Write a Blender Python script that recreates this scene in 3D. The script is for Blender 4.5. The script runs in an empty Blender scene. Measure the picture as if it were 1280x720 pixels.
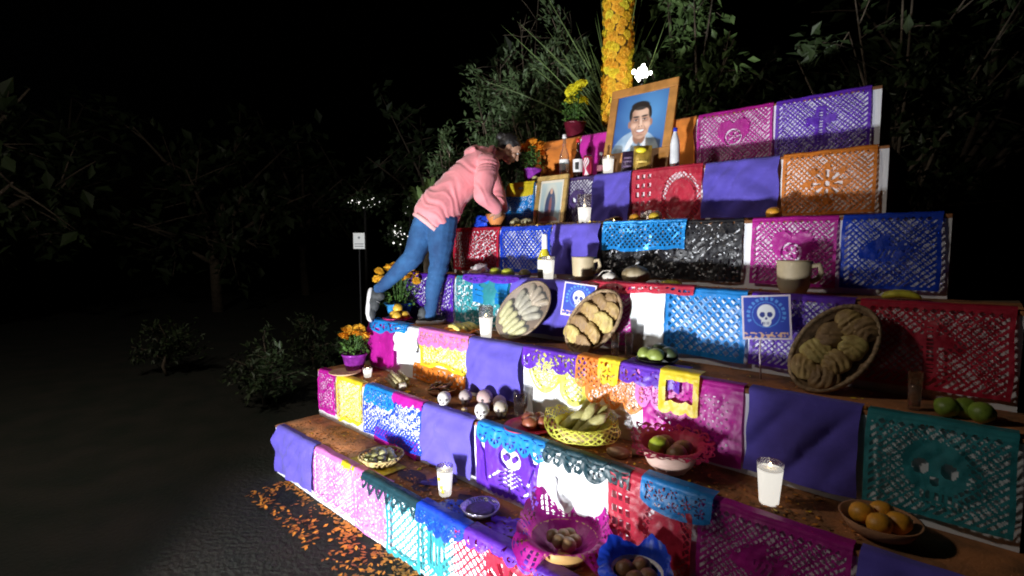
import bpy, bmesh, math, random
from mathutils import Vector, Matrix, noise
R = math.radians
random.seed(11)
sc = bpy.context.scene
col = sc.collection

# ------------------------------------------------------------------ camera
# world: X runs along the altar (right), Y goes back into it, Z up; the camera stands over the origin
cam = bpy.data.cameras.new('camera'); cam_o = bpy.data.objects.new('camera', cam); col.objects.link(cam_o)
cam.sensor_width = 36.0; cam.lens = 647 / 1280 * 36; cam.clip_end = 400; cam.clip_start = .05
cam_o.location = (0, 0, 1.855); cam_o.rotation_euler = (R(90 - 4.65), 0, R(42.9))
sc.camera = cam_o
# ------------------------------------------------------------------ night sky
w = bpy.data.worlds.new('World'); sc.world = w; w.use_nodes = True
nt = w.node_tree; bg = nt.nodes['Background']
sky = nt.nodes.new('ShaderNodeTexSky'); sky.sky_type = 'NISHITA'; sky.sun_disc = False
sky.sun_elevation = R(-6); sky.sun_rotation = R(200)
nt.links.new(sky.outputs[0], bg.inputs[0]); bg.inputs[1].default_value = .05
sc.view_settings.view_transform = 'Standard'; sc.view_settings.look = 'None'
sc.view_settings.exposure = .15; sc.view_settings.gamma = 1
sc.cycles.use_denoising = True
sc.cycles.max_bounces = 6; sc.cycles.transparent_max_bounces = 12
sc.cycles.caustics_reflective = False; sc.cycles.caustics_refractive = False
sc.cycles.filter_width = 1.9

# ------------------------------------------------------------------ materials
MATS = {}
def M(name, c=(.5, .5, .5), rough=.6, metal=0, var=.12, scale=12, c2=None, bump=0, bscale=60, emit=0, ecol=None,
      trans=0, alpha=1, detail=4, thr=None, sheen=0, coat=0):
    if name in MATS: return MATS[name]
    m = bpy.data.materials.new(name); MATS[name] = m; m.use_nodes = True
    n = m.node_tree.nodes; l = m.node_tree.links; b = n['Principled BSDF']
    b.inputs['Roughness'].default_value = rough; b.inputs['Metallic'].default_value = metal
    tc = n.new('ShaderNodeTexCoord')
    nz = n.new('ShaderNodeTexNoise'); nz.inputs['Scale'].default_value = scale; nz.inputs['Detail'].default_value = detail
    l.new(tc.outputs['Object'], nz.inputs['Vector'])
    cr = n.new('ShaderNodeValToRGB'); l.new(nz.outputs[0], cr.inputs[0])
    a = c2 if c2 else tuple(max(0, x * (1 - var)) for x in c)
    d = c if c2 else tuple(min(1, x * (1 + var)) for x in c)
    lo, hi = thr if thr else (.35, .65)
    cr.color_ramp.elements[0].position = lo; cr.color_ramp.elements[1].position = hi
    cr.color_ramp.elements[0].color = (*a, 1); cr.color_ramp.elements[1].color = (*d, 1)
    l.new(cr.outputs[0], b.inputs['Base Color'])
    if bump:
        n2 = n.new('ShaderNodeTexNoise'); n2.inputs['Scale'].default_value = bscale; n2.inputs['Detail'].default_value = 3
        l.new(tc.outputs['Object'], n2.inputs['Vector'])
        bp = n.new('ShaderNodeBump'); bp.inputs['Strength'].default_value = bump; bp.inputs['Distance'].default_value = .01
        l.new(n2.outputs[0], bp.inputs['Height']); l.new(bp.outputs[0], b.inputs['Normal'])
    if emit:
        b.inputs['Emission Color'].default_value = (*(ecol or c), 1); b.inputs['Emission Strength'].default_value = emit
    if trans: b.inputs['Transmission Weight'].default_value = trans
    if alpha < 1: b.inputs['Alpha'].default_value = alpha
    if coat: b.inputs['Coat Weight'].default_value = coat
    if sheen: b.inputs['Sheen Weight'].default_value = sheen
    return m
def MP():                                             # flat print: colours carried by the printed sheet
    if 'print' in MATS: return MATS['print']
    m = bpy.data.materials.new('print'); MATS['print'] = m; m.use_nodes = True
    n = m.node_tree.nodes; b = n['Principled BSDF']; b.inputs['Roughness'].default_value = .35
    v = n.new('ShaderNodeVertexColor'); v.layer_name = 'Col'
    m.node_tree.links.new(v.outputs[0], b.inputs['Base Color']); return m
PC = dict(magenta=(.50, .015, .32), purple=(.10, .075, .46), violet=(.13, .03, .50), blue=(.01, .06, .62), cyan=(.015, .25, .68),
          teal=(.04, .30, .34), deepteal=(.012, .045, .06), red=(.55, .025, .06), pink=(.72, .22, .60), yellow=(.80, .62, .03),
          orange=(.72, .22, .03), white=(.80, .82, .84), black=(.015, .015, .02), plum=(.06, .03, .14), lemon=(.78, .78, .12))
def PM(c):
    foil = c.startswith('foil_'); k = c[5:] if foil else c
    new = 'paper_' + c not in MATS
    m = M('paper_' + c, PC[k], rough=.28 if foil else .42, metal=.35 if foil else 0, var=.16, scale=9, bump=.45 if foil else .45, bscale=14 if foil else 22)
    if new and not foil:                                # tissue lets some light through
        n = m.node_tree.nodes; l = m.node_tree.links; tr = n.new('ShaderNodeBsdfTranslucent'); mx = n.new('ShaderNodeMixShader'); mx.inputs[0].default_value = .28
        b = n['Principled BSDF']; l.new(b.inputs['Base Color'].links[0].from_socket, tr.inputs[0])
        l.new(b.outputs[0], mx.inputs[1]); l.new(tr.outputs[0], mx.inputs[2]); l.new(mx.outputs[0], n['Material Output'].inputs[0])
    return m
def CM(c): return M('cloth_' + c, PC[c], rough=.92, var=.16, scale=6, bump=.5, bscale=13, sheen=.1)

# ------------------------------------------------------------------ mesh helpers
class MB:
    def __init__(s): s.v = []; s.f = []; s.mi = []
    def add(s, v, f, mi=0):
        o = len(s.v); s.v += [tuple(x) for x in v]; s.f += [tuple(i + o for i in q) for q in f]; s.mi += [mi] * len(f); return s
    def box(s, a, b, mi=0, mat=None):
        (x0, y0, z0), (x1, y1, z1) = a, b
        v = [Vector(p) for p in ((x0,y0,z0),(x1,y0,z0),(x1,y1,z0),(x0,y1,z0),(x0,y0,z1),(x1,y0,z1),(x1,y1,z1),(x0,y1,z1))]
        if mat: v = [mat @ p for p in v]
        return s.add(v, [(0,3,2,1),(4,5,6,7),(0,1,5,4),(1,2,6,5),(2,3,7,6),(3,0,4,7)], mi)
    def lathe(s, prof, seg=20, c=(0,0,0), mi=0, mat=None, sx=1, sy=1, wob=0):
        v = []; f = []; n = len(prof)
        for r, z in prof:
            for k in range(seg):
                t = 2 * math.pi * k / seg; rr = r * (1 + wob * math.sin(3 * t + z * 40))
                p = Vector((rr * math.cos(t) * sx + c[0], rr * math.sin(t) * sy + c[1], z + c[2])); v.append(mat @ p if mat else p)
        for i in range(n - 1):
            for k in range(seg):
                k2 = (k + 1) % seg; f.append((i*seg+k, i*seg+k2, (i+1)*seg+k2, (i+1)*seg+k))
        if prof[0][0] > 1e-5: f.append(tuple(reversed(range(seg))))
        if prof[-1][0] > 1e-5: f.append(tuple((n-1)*seg + k for k in range(seg)))
        return s.add(v, f, mi)
    def tube(s, pts, rad, seg=8, mi=0, flat=1.0, caps=True, up=None):
        pts = [Vector(p) for p in pts]; n = len(pts); v = []; f = []
        if not hasattr(rad, '__len__'): rad = [rad] * n
        ref = Vector(up) if up else None; px = None
        for i in range(n):
            t = (pts[min(i+1, n-1)] - pts[max(i-1, 0)]).normalized()
            if px is None:
                r0 = ref or (Vector((0, 0, 1)) if abs(t.z) < .9 else Vector((1, 0, 0)))
                px = t.cross(r0).normalized()
            else: px = (px - t * px.dot(t)).normalized()
            py = t.cross(px).normalized()
            rr = rad[i]; ra, rb = rr if isinstance(rr, tuple) else (rr, rr * flat)
            for k in range(seg):
                a = 2 * math.pi * k / seg; v.append(pts[i] + px * (ra * math.cos(a)) + py * (rb * math.sin(a)))
        for i in range(n - 1):
            for k in range(seg):
                k2 = (k + 1) % seg; f.append((i*seg+k, (i+1)*seg+k, (i+1)*seg+k2, i*seg+k2))
        if caps: f += [tuple(range(seg)), tuple(reversed([(n-1)*seg + k for k in range(seg)]))]
        return s.add(v, f, mi)
    def ell(s, c, r, mat=None, seg=14, rings=9, mi=0, wob=0, seed=0):
        v = []; f = []; c = Vector(c)
        for i in range(rings + 1):
            ph = math.pi * i / rings
            for k in range(seg):
                t = 2 * math.pi * k / seg
                p = Vector((math.sin(ph) * math.cos(t), math.sin(ph) * math.sin(t), -math.cos(ph)))
                g = 1 + (wob * noise.noise(p * 1.6 + Vector((seed, seed * 1.7, 0))) if wob else 0)
                q = Vector((p.x * r[0] * g, p.y * r[1] * g, p.z * r[2] * g))
                v.append((mat @ q if mat else q) + c)
        for i in range(rings):
            for k in range(seg):
                k2 = (k + 1) % seg; f.append((i*seg+k, i*seg+k2, (i+1)*seg+k2, (i+1)*seg+k))
        return s.add(v, f, mi)
    def cap(s, a, b, ra, rb, seg=14):                  # tapered capsule
        a, b = Vector(a), Vector(b); d = b - a; L = d.length; t = d.normalized()
        pts = []; rad = []
        for i in range(5):
            q = math.pi / 2 * i / 4; pts.append(a - t * ra * math.cos(q)); rad.append(max(1e-4, ra * math.sin(q)))
        for i in range(1, 5):
            u = i / 5; pts.append(a + d * u); rad.append(ra + (rb - ra) * u)
        for i in range(5):
            q = math.pi / 2 * i / 4; pts.append(b + t * rb * math.sin(q)); rad.append(max(1e-4, rb * math.cos(q)))
        return s.tube(pts, rad, seg)
    def chain(s, pr):
        for (a, ra), (b, rb) in zip(pr, pr[1:]): s.cap(a, b, ra, rb)
        return s
    def mesh(s, name, mats, smooth=True):
        me = bpy.data.meshes.new(name); me.from_pydata(s.v, [], s.f)
        for m in (mats if isinstance(mats, (list, tuple)) else [mats]): me.materials.append(m)
        if any(s.mi): me.polygons.foreach_set('material_index', s.mi)
        if smooth: me.polygons.foreach_set('use_smooth', [True] * len(s.f))
        me.validate(); me.update(); return me
    def build(s, name, mats, parent=None, smooth=True, loc=None, rz=0):
        o = bpy.data.objects.new(name, s.mesh(name, mats, smooth)); col.objects.link(o)
        if parent: o.parent = parent
        if loc is not None: o.location = loc
        if rz: o.rotation_euler.z = rz
        return o
def tag(o, label=None, cat=None, group=None, kind=None):
    if label: o['label'] = label
    if cat: o['category'] = cat
    if group: o['group'] = group
    if kind: o['kind'] = kind
    return o
def thing(name, label, cat, loc=(0,0,0), rz=0, group=None):
    o = bpy.data.objects.new(name, None); col.objects.link(o); o.empty_display_size = .05
    o.location = loc; o.rotation_euler = (0, 0, rz); return tag(o, label, cat, group, 'thing')
def remeshed(mb, name, m, parent, voxel=.008, it=4, disp=None):
    o = mb.build(name + '_tmp', m)
    r = o.modifiers.new('r', 'REMESH'); r.mode = 'VOXEL'; r.voxel_size = voxel
    sm = o.modifiers.new('s', 'SMOOTH'); sm.factor = .5; sm.iterations = it
    dg = bpy.context.evaluated_depsgraph_get(); dg.update()
    me = bpy.data.meshes.new_from_object(o.evaluated_get(dg)); bpy.data.objects.remove(o)
    me.name = name
    if disp:
        nm = [v.normal.copy() for v in me.vertices]
        for v, q in zip(me.vertices, nm): v.co = v.co + q * disp(v.co)
    me.materials.clear(); me.materials.append(m)
    me.polygons.foreach_set('use_smooth', [True] * len(me.polygons)); me.update()
    o = bpy.data.objects.new(name, me); col.objects.link(o); o.parent = parent; return o
def printed(name, wd, ht, nx, ny, fn, parent=None, matrix=None, th=0):
    """flat printed sheet in its own XZ plane (origin bottom centre); fn(u,v) -> colour, u,v in 0..1"""
    v = [((i / nx - .5) * wd, 0, j / ny * ht) for j in range(ny + 1) for i in range(nx + 1)]
    f = [(j*(nx+1)+i, j*(nx+1)+i+1, (j+1)*(nx+1)+i+1, (j+1)*(nx+1)+i) for j in range(ny) for i in range(nx)]
    me = bpy.data.meshes.new(name); me.from_pydata(v, [], f); me.materials.append(MP())
    ca = me.color_attributes.new('Col', 'FLOAT_COLOR', 'POINT')
    for k, p in enumerate(v):
        c = fn(p[0] / wd + .5, p[2] / ht); ca.data[k].color = (*c, 1)
    me.update(); o = bpy.data.objects.new(name, me); col.objects.link(o)
    if parent: o.parent = parent
    if matrix is not None: o.matrix_local = matrix
    return o

# ------------------------------------------------------------------ altar dimensions
H, D, N1 = .40, .364, 1.70
TZ = {0: 0, 1: .4, 2: .8, 3: 1.2, 4: 1.6, 5: 2.0, 6: 2.4, 7: 2.82}
nk = lambda k: N1 + D * (k - 1)
LEFT = {1: -4.20, 2: -4.18, 3: -3.93, 4: -3.92, 5: -3.66, 6: -3.34, 7: -3.27}
RIGHT = {1: .55, 2: .45, 3: .12, 4: .10, 5: -.15, 6: -.45, 7: -.55}

# ------------------------------------------------------------------ ground
g = MB().add([(-140,-60,0),(80,-60,0),(80,140,0),(-140,140,0)], [(0,1,2,3)])
tag(g.build('ground', M('soil', (.018,.016,.010), .95, c2=(.006,.010,.004), scale=2.5, bump=.8, bscale=30), smooth=False), kind='structure')

# ------------------------------------------------------------------ stepped altar
tread_m = M('tread_cover', (.42,.16,.055), .85, c2=(.15,.07,.028), scale=7, detail=7, bump=.5, bscale=90, thr=(.36,.60))
riser_m = M('riser_cloth', (.76,.77,.80), .85, var=.05, scale=5, bump=.3, bscale=7)
wood_m = M('plain_board', (.22,.14,.08), .8, var=.2, scale=14)
side_m = M('side_cloth', (.10,.02,.12), .9, var=.2, scale=6)
altar = thing('stepped_altar', 'seven-step altar for the dead with brown treads and white cloth risers', 'altar', (0, 0, 0))
back = nk(7) + D
for k in range(1, 8):
    y0 = nk(k); z0, z1 = TZ[k-1], TZ[k]; x0, x1 = LEFT[k], RIGHT[k]
    st = MB().box((x0, y0 + .004, z0 + (.001 if k > 1 else 0)), (x1, back, z1)).build('step', wood_m, altar, False)
    tc = MB()
    nx = 60; v = []; f = []
    for i in range(nx + 1):
        x = x0 + (x1 - x0) * i / nx; e = .006 * noise.noise(Vector((x * 3, k, 0)))
        v += [(x, y0 - .004, z1 - .014 + e), (x, y0 - .006, z1 + .004), (x, y0 + D + .01, z1 + .005)]
    for i in range(nx):
        for j in (0, 1): f.append((i*3+j, (i+1)*3+j, (i+1)*3+j+1, i*3+j+1))
    tc.add(v, f).build('tread_cover', tread_m, st)
    rc = MB(); v = []; f = []; nx = 80; nz = 8
    for i in range(nx + 1):
        for j in range(nz + 1):
            x = x0 + (x1 - x0) * i / nx; q = j / nz
            y = y0 - .001 - .002 * (1 + noise.noise(Vector((x * 6, q * 1.5, k))))
            v.append((x, y, z0 + .006 + (z1 - z0 - .016) * q))
    for i in range(nx):
        for j in range(nz): a = i*(nz+1)+j; f.append((a, a+nz+1, a+nz+2, a+1))
    rc.add(v, f).build('riser_cloth', riser_m, st)
    for x in (x0 - .003, x1 + .003):
        MB().add([(x, y0, z0 + .005), (x, back, z0 + .005), (x, back, z1 - .004), (x, y0, z1 - .004)], [(0,1,2,3)]).build('side_cloth', side_m, st, False)

# ------------------------------------------------------------------ cut paper
def lattice(p=.045, wdt=.012, m=.03):
    def c(x, y, W, L): return m < x < W - m and m < y < L - m and (x + y) % p > wdt and (x - y) % p > wdt
    return c
def lace(p=.085, seed=1, dens=.5):
    def c(x, y, W, L):
        if not (.02 < x < W - .02 and .025 < y < L - .02): return False
        cx, cy = (x / p) % 1 - .5, (y / p + .5 * (int(x / p) % 2)) % 1 - .5
        r = math.hypot(cx, cy); a = math.atan2(cy, cx)
        if .12 < r < .40: return math.cos(6 * a + seed) > .15
        if r < .07: return True
        return r > .46 and noise.noise(Vector((x * 60, y * 60, seed))) > .5 - dens
    return c
def speck(p=.02, dens=.2, seed=0):
    def c(x, y, W, L): return .015 < x < W - .015 and .015 < y < L - .015 and noise.noise(Vector((x / p, y / p, seed * 3.3))) > .35 - dens
    return c
def fans(p=.11, r=.05):
    def c(x, y, W, L):                                  # a fan of petals in each scallop and a dashed line above
        if .014 < y < .022: return (x % .05) > .016
        cx = (x % p) - p / 2; cy = y - (L - r - .012); d = math.hypot(cx, cy); a = math.atan2(cy, cx)
        return .3 * r < d < .86 * r and a > -.15 and a < math.pi + .15 and math.cos(8 * a) > -.15
    return c
def shapes(lst, base=None):
    """lst of ('e',cx,cy,rx,ry) ('l',x0,y0,x1,y1,w) ('b',x0,y0,x1,y1) in fractions of width/length"""
    def c(x, y, W, L):
        u, v = x / W, y / L; hit = False
        for s in lst:
            if s[0] == 'e': h = ((u - s[1]) / s[3]) ** 2 + ((v - s[2]) / s[4]) ** 2 < 1
            elif s[0] == 'b': h = s[1] < u < s[3] and s[2] < v < s[4]
            elif s[0] == 'l':
                dx, dy = s[3] - s[1], s[4] - s[2]; t = max(0, min(1, ((u - s[1]) * dx + (v - s[2]) * dy) / (dx * dx + dy * dy)))
                h = math.hypot(u - s[1] - t * dx, v - s[2] - t * dy) < s[5]
            elif s[0] == 'k':                           # keep: paper left standing inside a hole
                if ((u - s[1]) / s[3]) ** 2 + ((v - s[2]) / s[4]) ** 2 < 1: hit = False
                continue
            else: h = False
            hit = hit or h
        return hit or (base is not None and base(x, y, W, L))
    return c
SKEL = shapes([('e',.55,.40,.16,.17),('k',.49,.38,.04,.05),('k',.61,.38,.04,.05),('l',.50,.48,.60,.48,.012),('l',.55,.60,.55,.92,.018)] +
              [('l',.40,.62+.07*i,.70,.60+.07*i,.013) for i in range(4)] + [('l',.70,.62,.86,.80,.018),('l',.86,.80,.72,.92,.016),('l',.40,.62,.26,.78,.018)] +
              [('l',.10,.10,.20,.85,.02),('e',.12,.30,.05,.1),('e',.9,.25,.06,.12),('l',.92,.40,.84,.7,.015),('e',.85,.12,.03,.05)])
HOUSE = shapes([('b',.06+.09*i,.10+.17*j,.115+.09*i,.19+.17*j) for i in range(3) for j in range(5)], 
               lambda x, y, W, L: x > .42 * W and abs(math.hypot((x / W - .72) / .27, (y / L - .62) / .50) - .88) < .13 and (x + y) % .034 > .008 and (x - y) % .034 > .008)
SUN = shapes([], lambda x, y, W, L: (lambda cx, cy: (.07 < math.hypot(cx, cy) < .15 and math.cos(10 * math.atan2(cy, cx)) > .1))(x - .62 * W, y - .55 * L) or (x < .38 * W and .03 < y < L - .03 and (x + y) % .05 > .013 and (x - y) % .05 > .013) or (.03 < y < .04 and x % .05 > .015))
GLYPH = shapes([('b',.30,.30,.36,.75),('b',.40,.25,.62,.31),('b',.45,.40,.52,.75),('b',.58,.40,.64,.70),('e',.75,.5,.05,.12)], lambda x, y, W, L: (x < .2 * W or x > .8 * W or y > .82 * L) and (x + y) % .04 > .012 and (x - y) % .04 > .012)
def motif(kind, p=.030, wd=.010, size=.36):
    """a whole figure left standing in a fine lattice ground, with its details cut out, and a plain rim"""
    def c(x, y, W, L):
        if not (.018 < x < W - .018 and .022 < y < L - .018): return False
        if x < .040 or x > W - .040 or y > L - .042: return (x + y) % .03 > .016 and y > .03
        sc_ = size * min(W, L * 1.2); X, Y = (x - W / 2) / sc_, (y - L * .52) / sc_; r = math.hypot(X, Y); a = math.atan2(Y, X)
        if kind == 'skull':
            inn = (X / .62) ** 2 + ((Y + .15) / .62) ** 2 < 1 or (abs(X) < .36 and .2 < Y < .72)
            det = math.hypot((abs(X) - .26) / .17, (Y + .10) / .18) < 1 or math.hypot(X / .08, (Y - .22) / .12) < 1 or (.46 < Y < .66 and abs(X) < .32 and int((X + 1) * 16) % 2 == 0)
        elif kind == 'flower':
            inn = r < .55 + .22 * math.cos(8 * a); det = (.18 < r < .50 and math.cos(8 * a) > .35) or r < .10
        elif kind == 'bird':
            inn = ((X + .05) / .42) ** 2 + (Y / .26) ** 2 < 1 or math.hypot(X - .42, Y + .28) < .17 or (abs(Y + .35 + .6 * (X + .2)) < .22 and -.65 < X < .0) or (-.85 < X < -.35 and abs(Y - .12 - .3 * (X + .4)) < .12 - .1 * (X + .35))
            det = math.hypot(X - .45, Y + .31) < .045 or (abs(X + .05) < .25 and abs(Y) < .16 and (X * 14 + Y * 6) % 2 > 1.25)
        elif kind == 'heart':
            q = X * X + Y * Y - .30; inn = q ** 3 - X * X * (-Y) ** 3 < 0; det = .28 < r < .36 or (r < .22 and math.cos(5 * a) > .2)
        else:
            inn = (abs(X) < .16 and abs(Y) < .75) or (abs(Y + .22) < .15 and abs(X) < .5); det = (abs(X) < .06 and abs(Y) < .65 and (Y * 9) % 1 > .45)
        if inn: return det
        return (x + y) % p > wd and (x - y) % p > wd
    return c
def sheet(k, s0, s1, L, c, label, cut=None, over=.045, layer=1, scal=0, sp=.11, wave=.011, cell=.0055, cloth=False, drop=0, slant=0,
          name='cut_paper_banner', cat='paper banner', group=None, seed=None, ragged=0):
    W = s1 - s0; e = .004 + .006 * layer; sd = (seed if seed is not None else s0 * 7.3 + k)
    if cloth: cell = .013
    nx = max(6, int(W / cell)); ny = max(6, int((L + over) / cell)); v = []; f = []
    for j in range(ny + 1):
        for i in range(nx + 1):
            x = W * i / nx
            Lx = L - scal * (1 - abs(math.sin(math.pi * x / sp)) ** .7) + slant * (x / W - .5) + ragged * noise.noise(Vector((x * 9, sd, 0)))
            Lx += .014 * noise.noise(Vector((x * 3, sd, 5)))
            p = -over + (Lx + over) * j / ny
            a = max(0, p)
            ww = wave * (1.2 + math.sin(x * 21 + sd) * .6 + .8 * noise.noise(Vector((x * 7, a * 4, sd)))) * min(1, a / .08)
            if cloth: ww += (.060 * abs(noise.noise(Vector((x * 7 + a * 5, a * 1.6, sd + 4)))) + .055 * max(0, noise.noise(Vector((x * 4 - a * 4, a * 3, sd + 9))))) * min(1, a / .10)
            if not cloth and p > .02: ww += .0035 * (1 + noise.noise(Vector((x * 38, a * 30, sd))) ) + .006 * abs(noise.noise(Vector((x * 13 + a * 9, a * 8, sd + 2))))
            if p < 0: q = (x, -p, e)
            else: q = (x, -e - ww, e - p - .004)
            v.append((q[0] + (.014 if cloth else .007) * noise.noise(Vector((a * 6, sd + (0 if i < nx / 2 else 3), 1))), q[1] + (.006 * noise.noise(Vector((x * 6, sd, 2))) if p < 0 else 0), q[2] + (.004 * (1 + noise.noise(Vector((x * 11, p * 12, sd)))) if p < .03 else 0)))
    for j in range(ny):
        for i in range(nx):
            x = W * (i + .5) / nx; p = -over + (L + over) * (j + .5) / ny
            if cut and p > .012 and cut(x, p, W, L): continue
            a = j * (nx + 1) + i; f.append((a, a + nx + 1, a + nx + 2, a + 1))
    mb = MB().add(v, f)
    o = mb.build('plain_cloth' if cloth else name, CM(c) if cloth else PM(c), None, True, (s0, nk(k), TZ[k] + .004 - drop))
    return tag(o, label, 'cloth' if cloth else cat, group, 'thing')
# ------------------------------------------------------------------ sheets hung on the risers, step by step from the ground
sheet(1,-4.15,-3.52,.36,'purple','plain purple cloth hung at the outer end of the lowest step',cloth=True,seed=3)
sheet(1,-3.50,-2.98,.35,'pink','pale pink paper cut with a flower at the far end of the lowest step',motif('flower'),scal=.03)
sheet(1,-2.96,-2.60,.37,'pink','narrow pale pink paper beside the grey pointed trim, lowest step',speck(.014,.18,3),layer=2,wave=.012)
sheet(1,-2.58,-2.24,.38,'teal','teal paper cut in a diamond lattice, lowest step',lattice(.05,.013),scal=.015,sp=.06)
sheet(1,-2.25,-1.98,.38,'teal','teal paper with lettering-like slots in its middle, lowest step',GLYPH,layer=2)
sheet(1,-1.97,-1.36,.37,'red','red paper with a cut sun and lattice, lowest step',SUN,scal=.02)
def points(x, y, W, L):
    t = abs((x % .085) / .085 - .5) * 2; q = (L - y) / (L - .025)          # t 0..1 across half a point, q 1..0 down it
    if y < .025: return False
    return t > q + .06 or (t < q - .45 and y > .034)
sheet(1,-2.86,-2.28,.105,'deepteal','dark grey trim of open triangle points over pink paper',points,layer=3,over=.03,name='paper_fringe',cat='paper trim',cell=.005)
sheet(1,-2.28,-1.88,.10,'blue','bright blue scalloped trim above the teal paper, lowest step',lace(.05,1,.35),layer=4,over=.045,scal=.03,sp=.08,name='paper_fringe',cat='paper trim',ragged=.04)
sheet(1,-1.88,-1.22,.055,'violet','violet trim edging the red sun paper and reaching the magenta bowl',speck(.012,.12,5),layer=4,over=.06,scal=.025,sp=.09,name='paper_fringe',cat='paper trim',ragged=.03)
sheet(1,-1.34,-.72,.36,'orange','orange paper cut with a cross low on the step under the blue bowl',motif('cross'))
sheet(1,-.70,-.10,.36,'violet','violet paper cut with a skull near the outer end of the lowest step',motif('skull'))
sheet(1,-.08,.50,.36,'cyan','light blue paper cut with a heart at the outer end of the lowest step',motif('heart'))

sheet(2,-4.14,-3.86,.34,'magenta','magenta paper at the far end of the second step',lace(.09,1,.4))
sheet(2,-3.84,-3.46,.34,'yellow','pale yellow lace paper beside the blue and white one',lace(.06,5,.75),ragged=.05)
sheet(2,-3.42,-2.72,.355,'blue','blue paper so finely pierced that white shows, second step',lambda x,y,W,L: speck(.010,.42,2)(x,y,W,L) if y<.24 else lattice(.035,.013,.01)(x,y,W,L),layer=1)
sheet(2,-3.40,-3.02,.13,'cyan','light blue trim on the blue pierced paper, second step',speck(.012,.25,7),layer=2,scal=.03,sp=.09,name='paper_fringe',cat='paper trim')
sheet(2,-3.04,-2.70,.055,'magenta','short magenta trim next to the purple cloth, second step',None,layer=3,scal=.02,sp=.06,over=.03,name='paper_fringe',cat='paper trim',ragged=.03)
sheet(2,-3.30,-2.78,.10,'magenta','magenta strip showing below the blue pierced paper',None,layer=0,over=0,drop=.29,name='paper_fringe',cat='paper trim')
sheet(2,-2.70,-2.21,.36,'purple','plain purple cloth hung above the tall candle, second step',cloth=True,layer=2)
sheet(2,-2.19,-1.69,.37,'violet','violet paper cut with a dancing skeleton, second step',SKEL,layer=1,scal=.015,sp=.045,cell=.005)
sheet(2,-2.17,-1.66,.105,'cyan','blue trim of round scallops over the skeleton paper',fans(.105,.045),layer=3,scal=.045,sp=.105,name='paper_fringe',cat='paper trim',over=.03,cell=.005)
sheet(2,-1.68,-1.28,.35,'white','plain white cloth under the dark scalloped trim, second step',cloth=True,layer=1)
sheet(2,-1.67,-1.16,.105,'deepteal','dark slate trim of fan scallops over white cloth',fans(.13,.058),layer=3,scal=.05,sp=.13,name='paper_fringe',cat='paper trim',over=.03,cell=.005)
sheet(2,-1.27,-.86,.37,'red','red paper of little windows and a lattice arch, second step',HOUSE,layer=2)
sheet(2,-1.10,-.78,.14,'cyan','sky blue scallop trim on the red window paper',lace(.06,2,.2),layer=4,scal=.05,sp=.32,name='paper_fringe',cat='paper trim')
sheet(2,-.84,-.30,.36,'magenta','magenta paper cut with a bird beside the red window paper',motif('bird'))
sheet(2,-.28,.40,.35,'purple','plain purple cloth at the outer end of the second step',cloth=True)

sheet(3,-3.92,-3.52,.36,'magenta','sheer magenta paper at the corner below the lifted shoe',None,layer=2,wave=.02,ragged=.05)
sheet(3,-3.88,-3.36,.075,'cyan','light blue crepe fringe under the plate of oranges',speck(.02,.25,3),layer=4,over=.05,wave=.02,ragged=.05,name='paper_fringe',cat='paper trim')
sheet(3,-3.50,-3.22,.20,'white','short white cloth beside the sheer magenta paper',cloth=True,layer=1)
sheet(3,-3.21,-2.65,.27,'yellow','pale yellow openwork paper under the pink trim, third step',lace(.07,4,.75),layer=1,ragged=.05)
sheet(3,-3.21,-2.65,.12,'pink','pink flowered trim below the orange plate of bananas',lace(.06,2,.18),layer=3,scal=.025,sp=.09,name='paper_fringe',cat='paper trim')
sheet(3,-3.30,-2.66,.12,'orange','orange strip along the bottom of the third riser',speck(.02,.1,2),layer=1,over=0,drop=.27,name='paper_fringe',cat='paper trim')
sheet(3,-2.64,-2.15,.36,'purple','plain purple cloth below the platter of tamales',cloth=True,layer=2)
sheet(3,-2.14,-1.66,.13,'violet','violet scalloped trim with white cut motifs, third step',speck(.016,.16,8),layer=3,scal=.03,sp=.12,name='paper_fringe',cat='paper trim')
sheet(3,-2.08,-1.84,.25,'lemon','lemon yellow lace paper with a rounded lower edge',lace(.05,3,.6),layer=2,scal=.12,sp=.24)
sheet(3,-1.84,-1.66,.29,'lemon','second lemon lace paper next to the orange trim',lattice(.04,.014),layer=1,scal=.08,sp=.18)
sheet(3,-1.72,-1.55,.17,'orange','orange cut trim below the platter of bread',lattice(.035,.013,.01),layer=4,scal=.03,sp=.085,name='paper_fringe',cat='paper trim')
sheet(3,-1.57,-1.43,.13,'yellow','bright yellow trim between orange and purple ones',speck(.016,.1,4),layer=5,scal=.02,sp=.07,name='paper_fringe',cat='paper trim')
sheet(3,-1.66,-1.30,.25,'orange','pale orange scallops under the purple trim, third step',lace(.06,2,.55),layer=2,scal=.06,sp=.12)
sheet(3,-1.44,-1.10,.10,'violet','deep violet trim under the bowl of limes',speck(.014,.1,9),layer=4,scal=.02,sp=.10,over=.12,name='paper_fringe',cat='paper trim')
sheet(3,-1.34,-1.16,.20,'pink','pink scalloped paper below the bowl of limes',lace(.05,1,.5),layer=3,scal=.05,sp=.09)
sheet(3,-1.20,-1.00,.21,'yellow','yellow edged paper over white at the magenta lattice',shapes([('b',.2,.2,.85,.7)]),layer=5,scal=.02,sp=.07)
sheet(3,-1.30,-.80,.38,'magenta','magenta paper with fine diagonal cuts behind the red bowl',lattice(.04,.026,.06),layer=1)
sheet(3,-.78,-.35,.36,'purple','plain purple cloth right of the magenta lattice paper',cloth=True)
sheet(3,-.33,.10,.36,'teal','teal paper cut with a skull at the outer end of the third step',motif('skull'))

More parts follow.
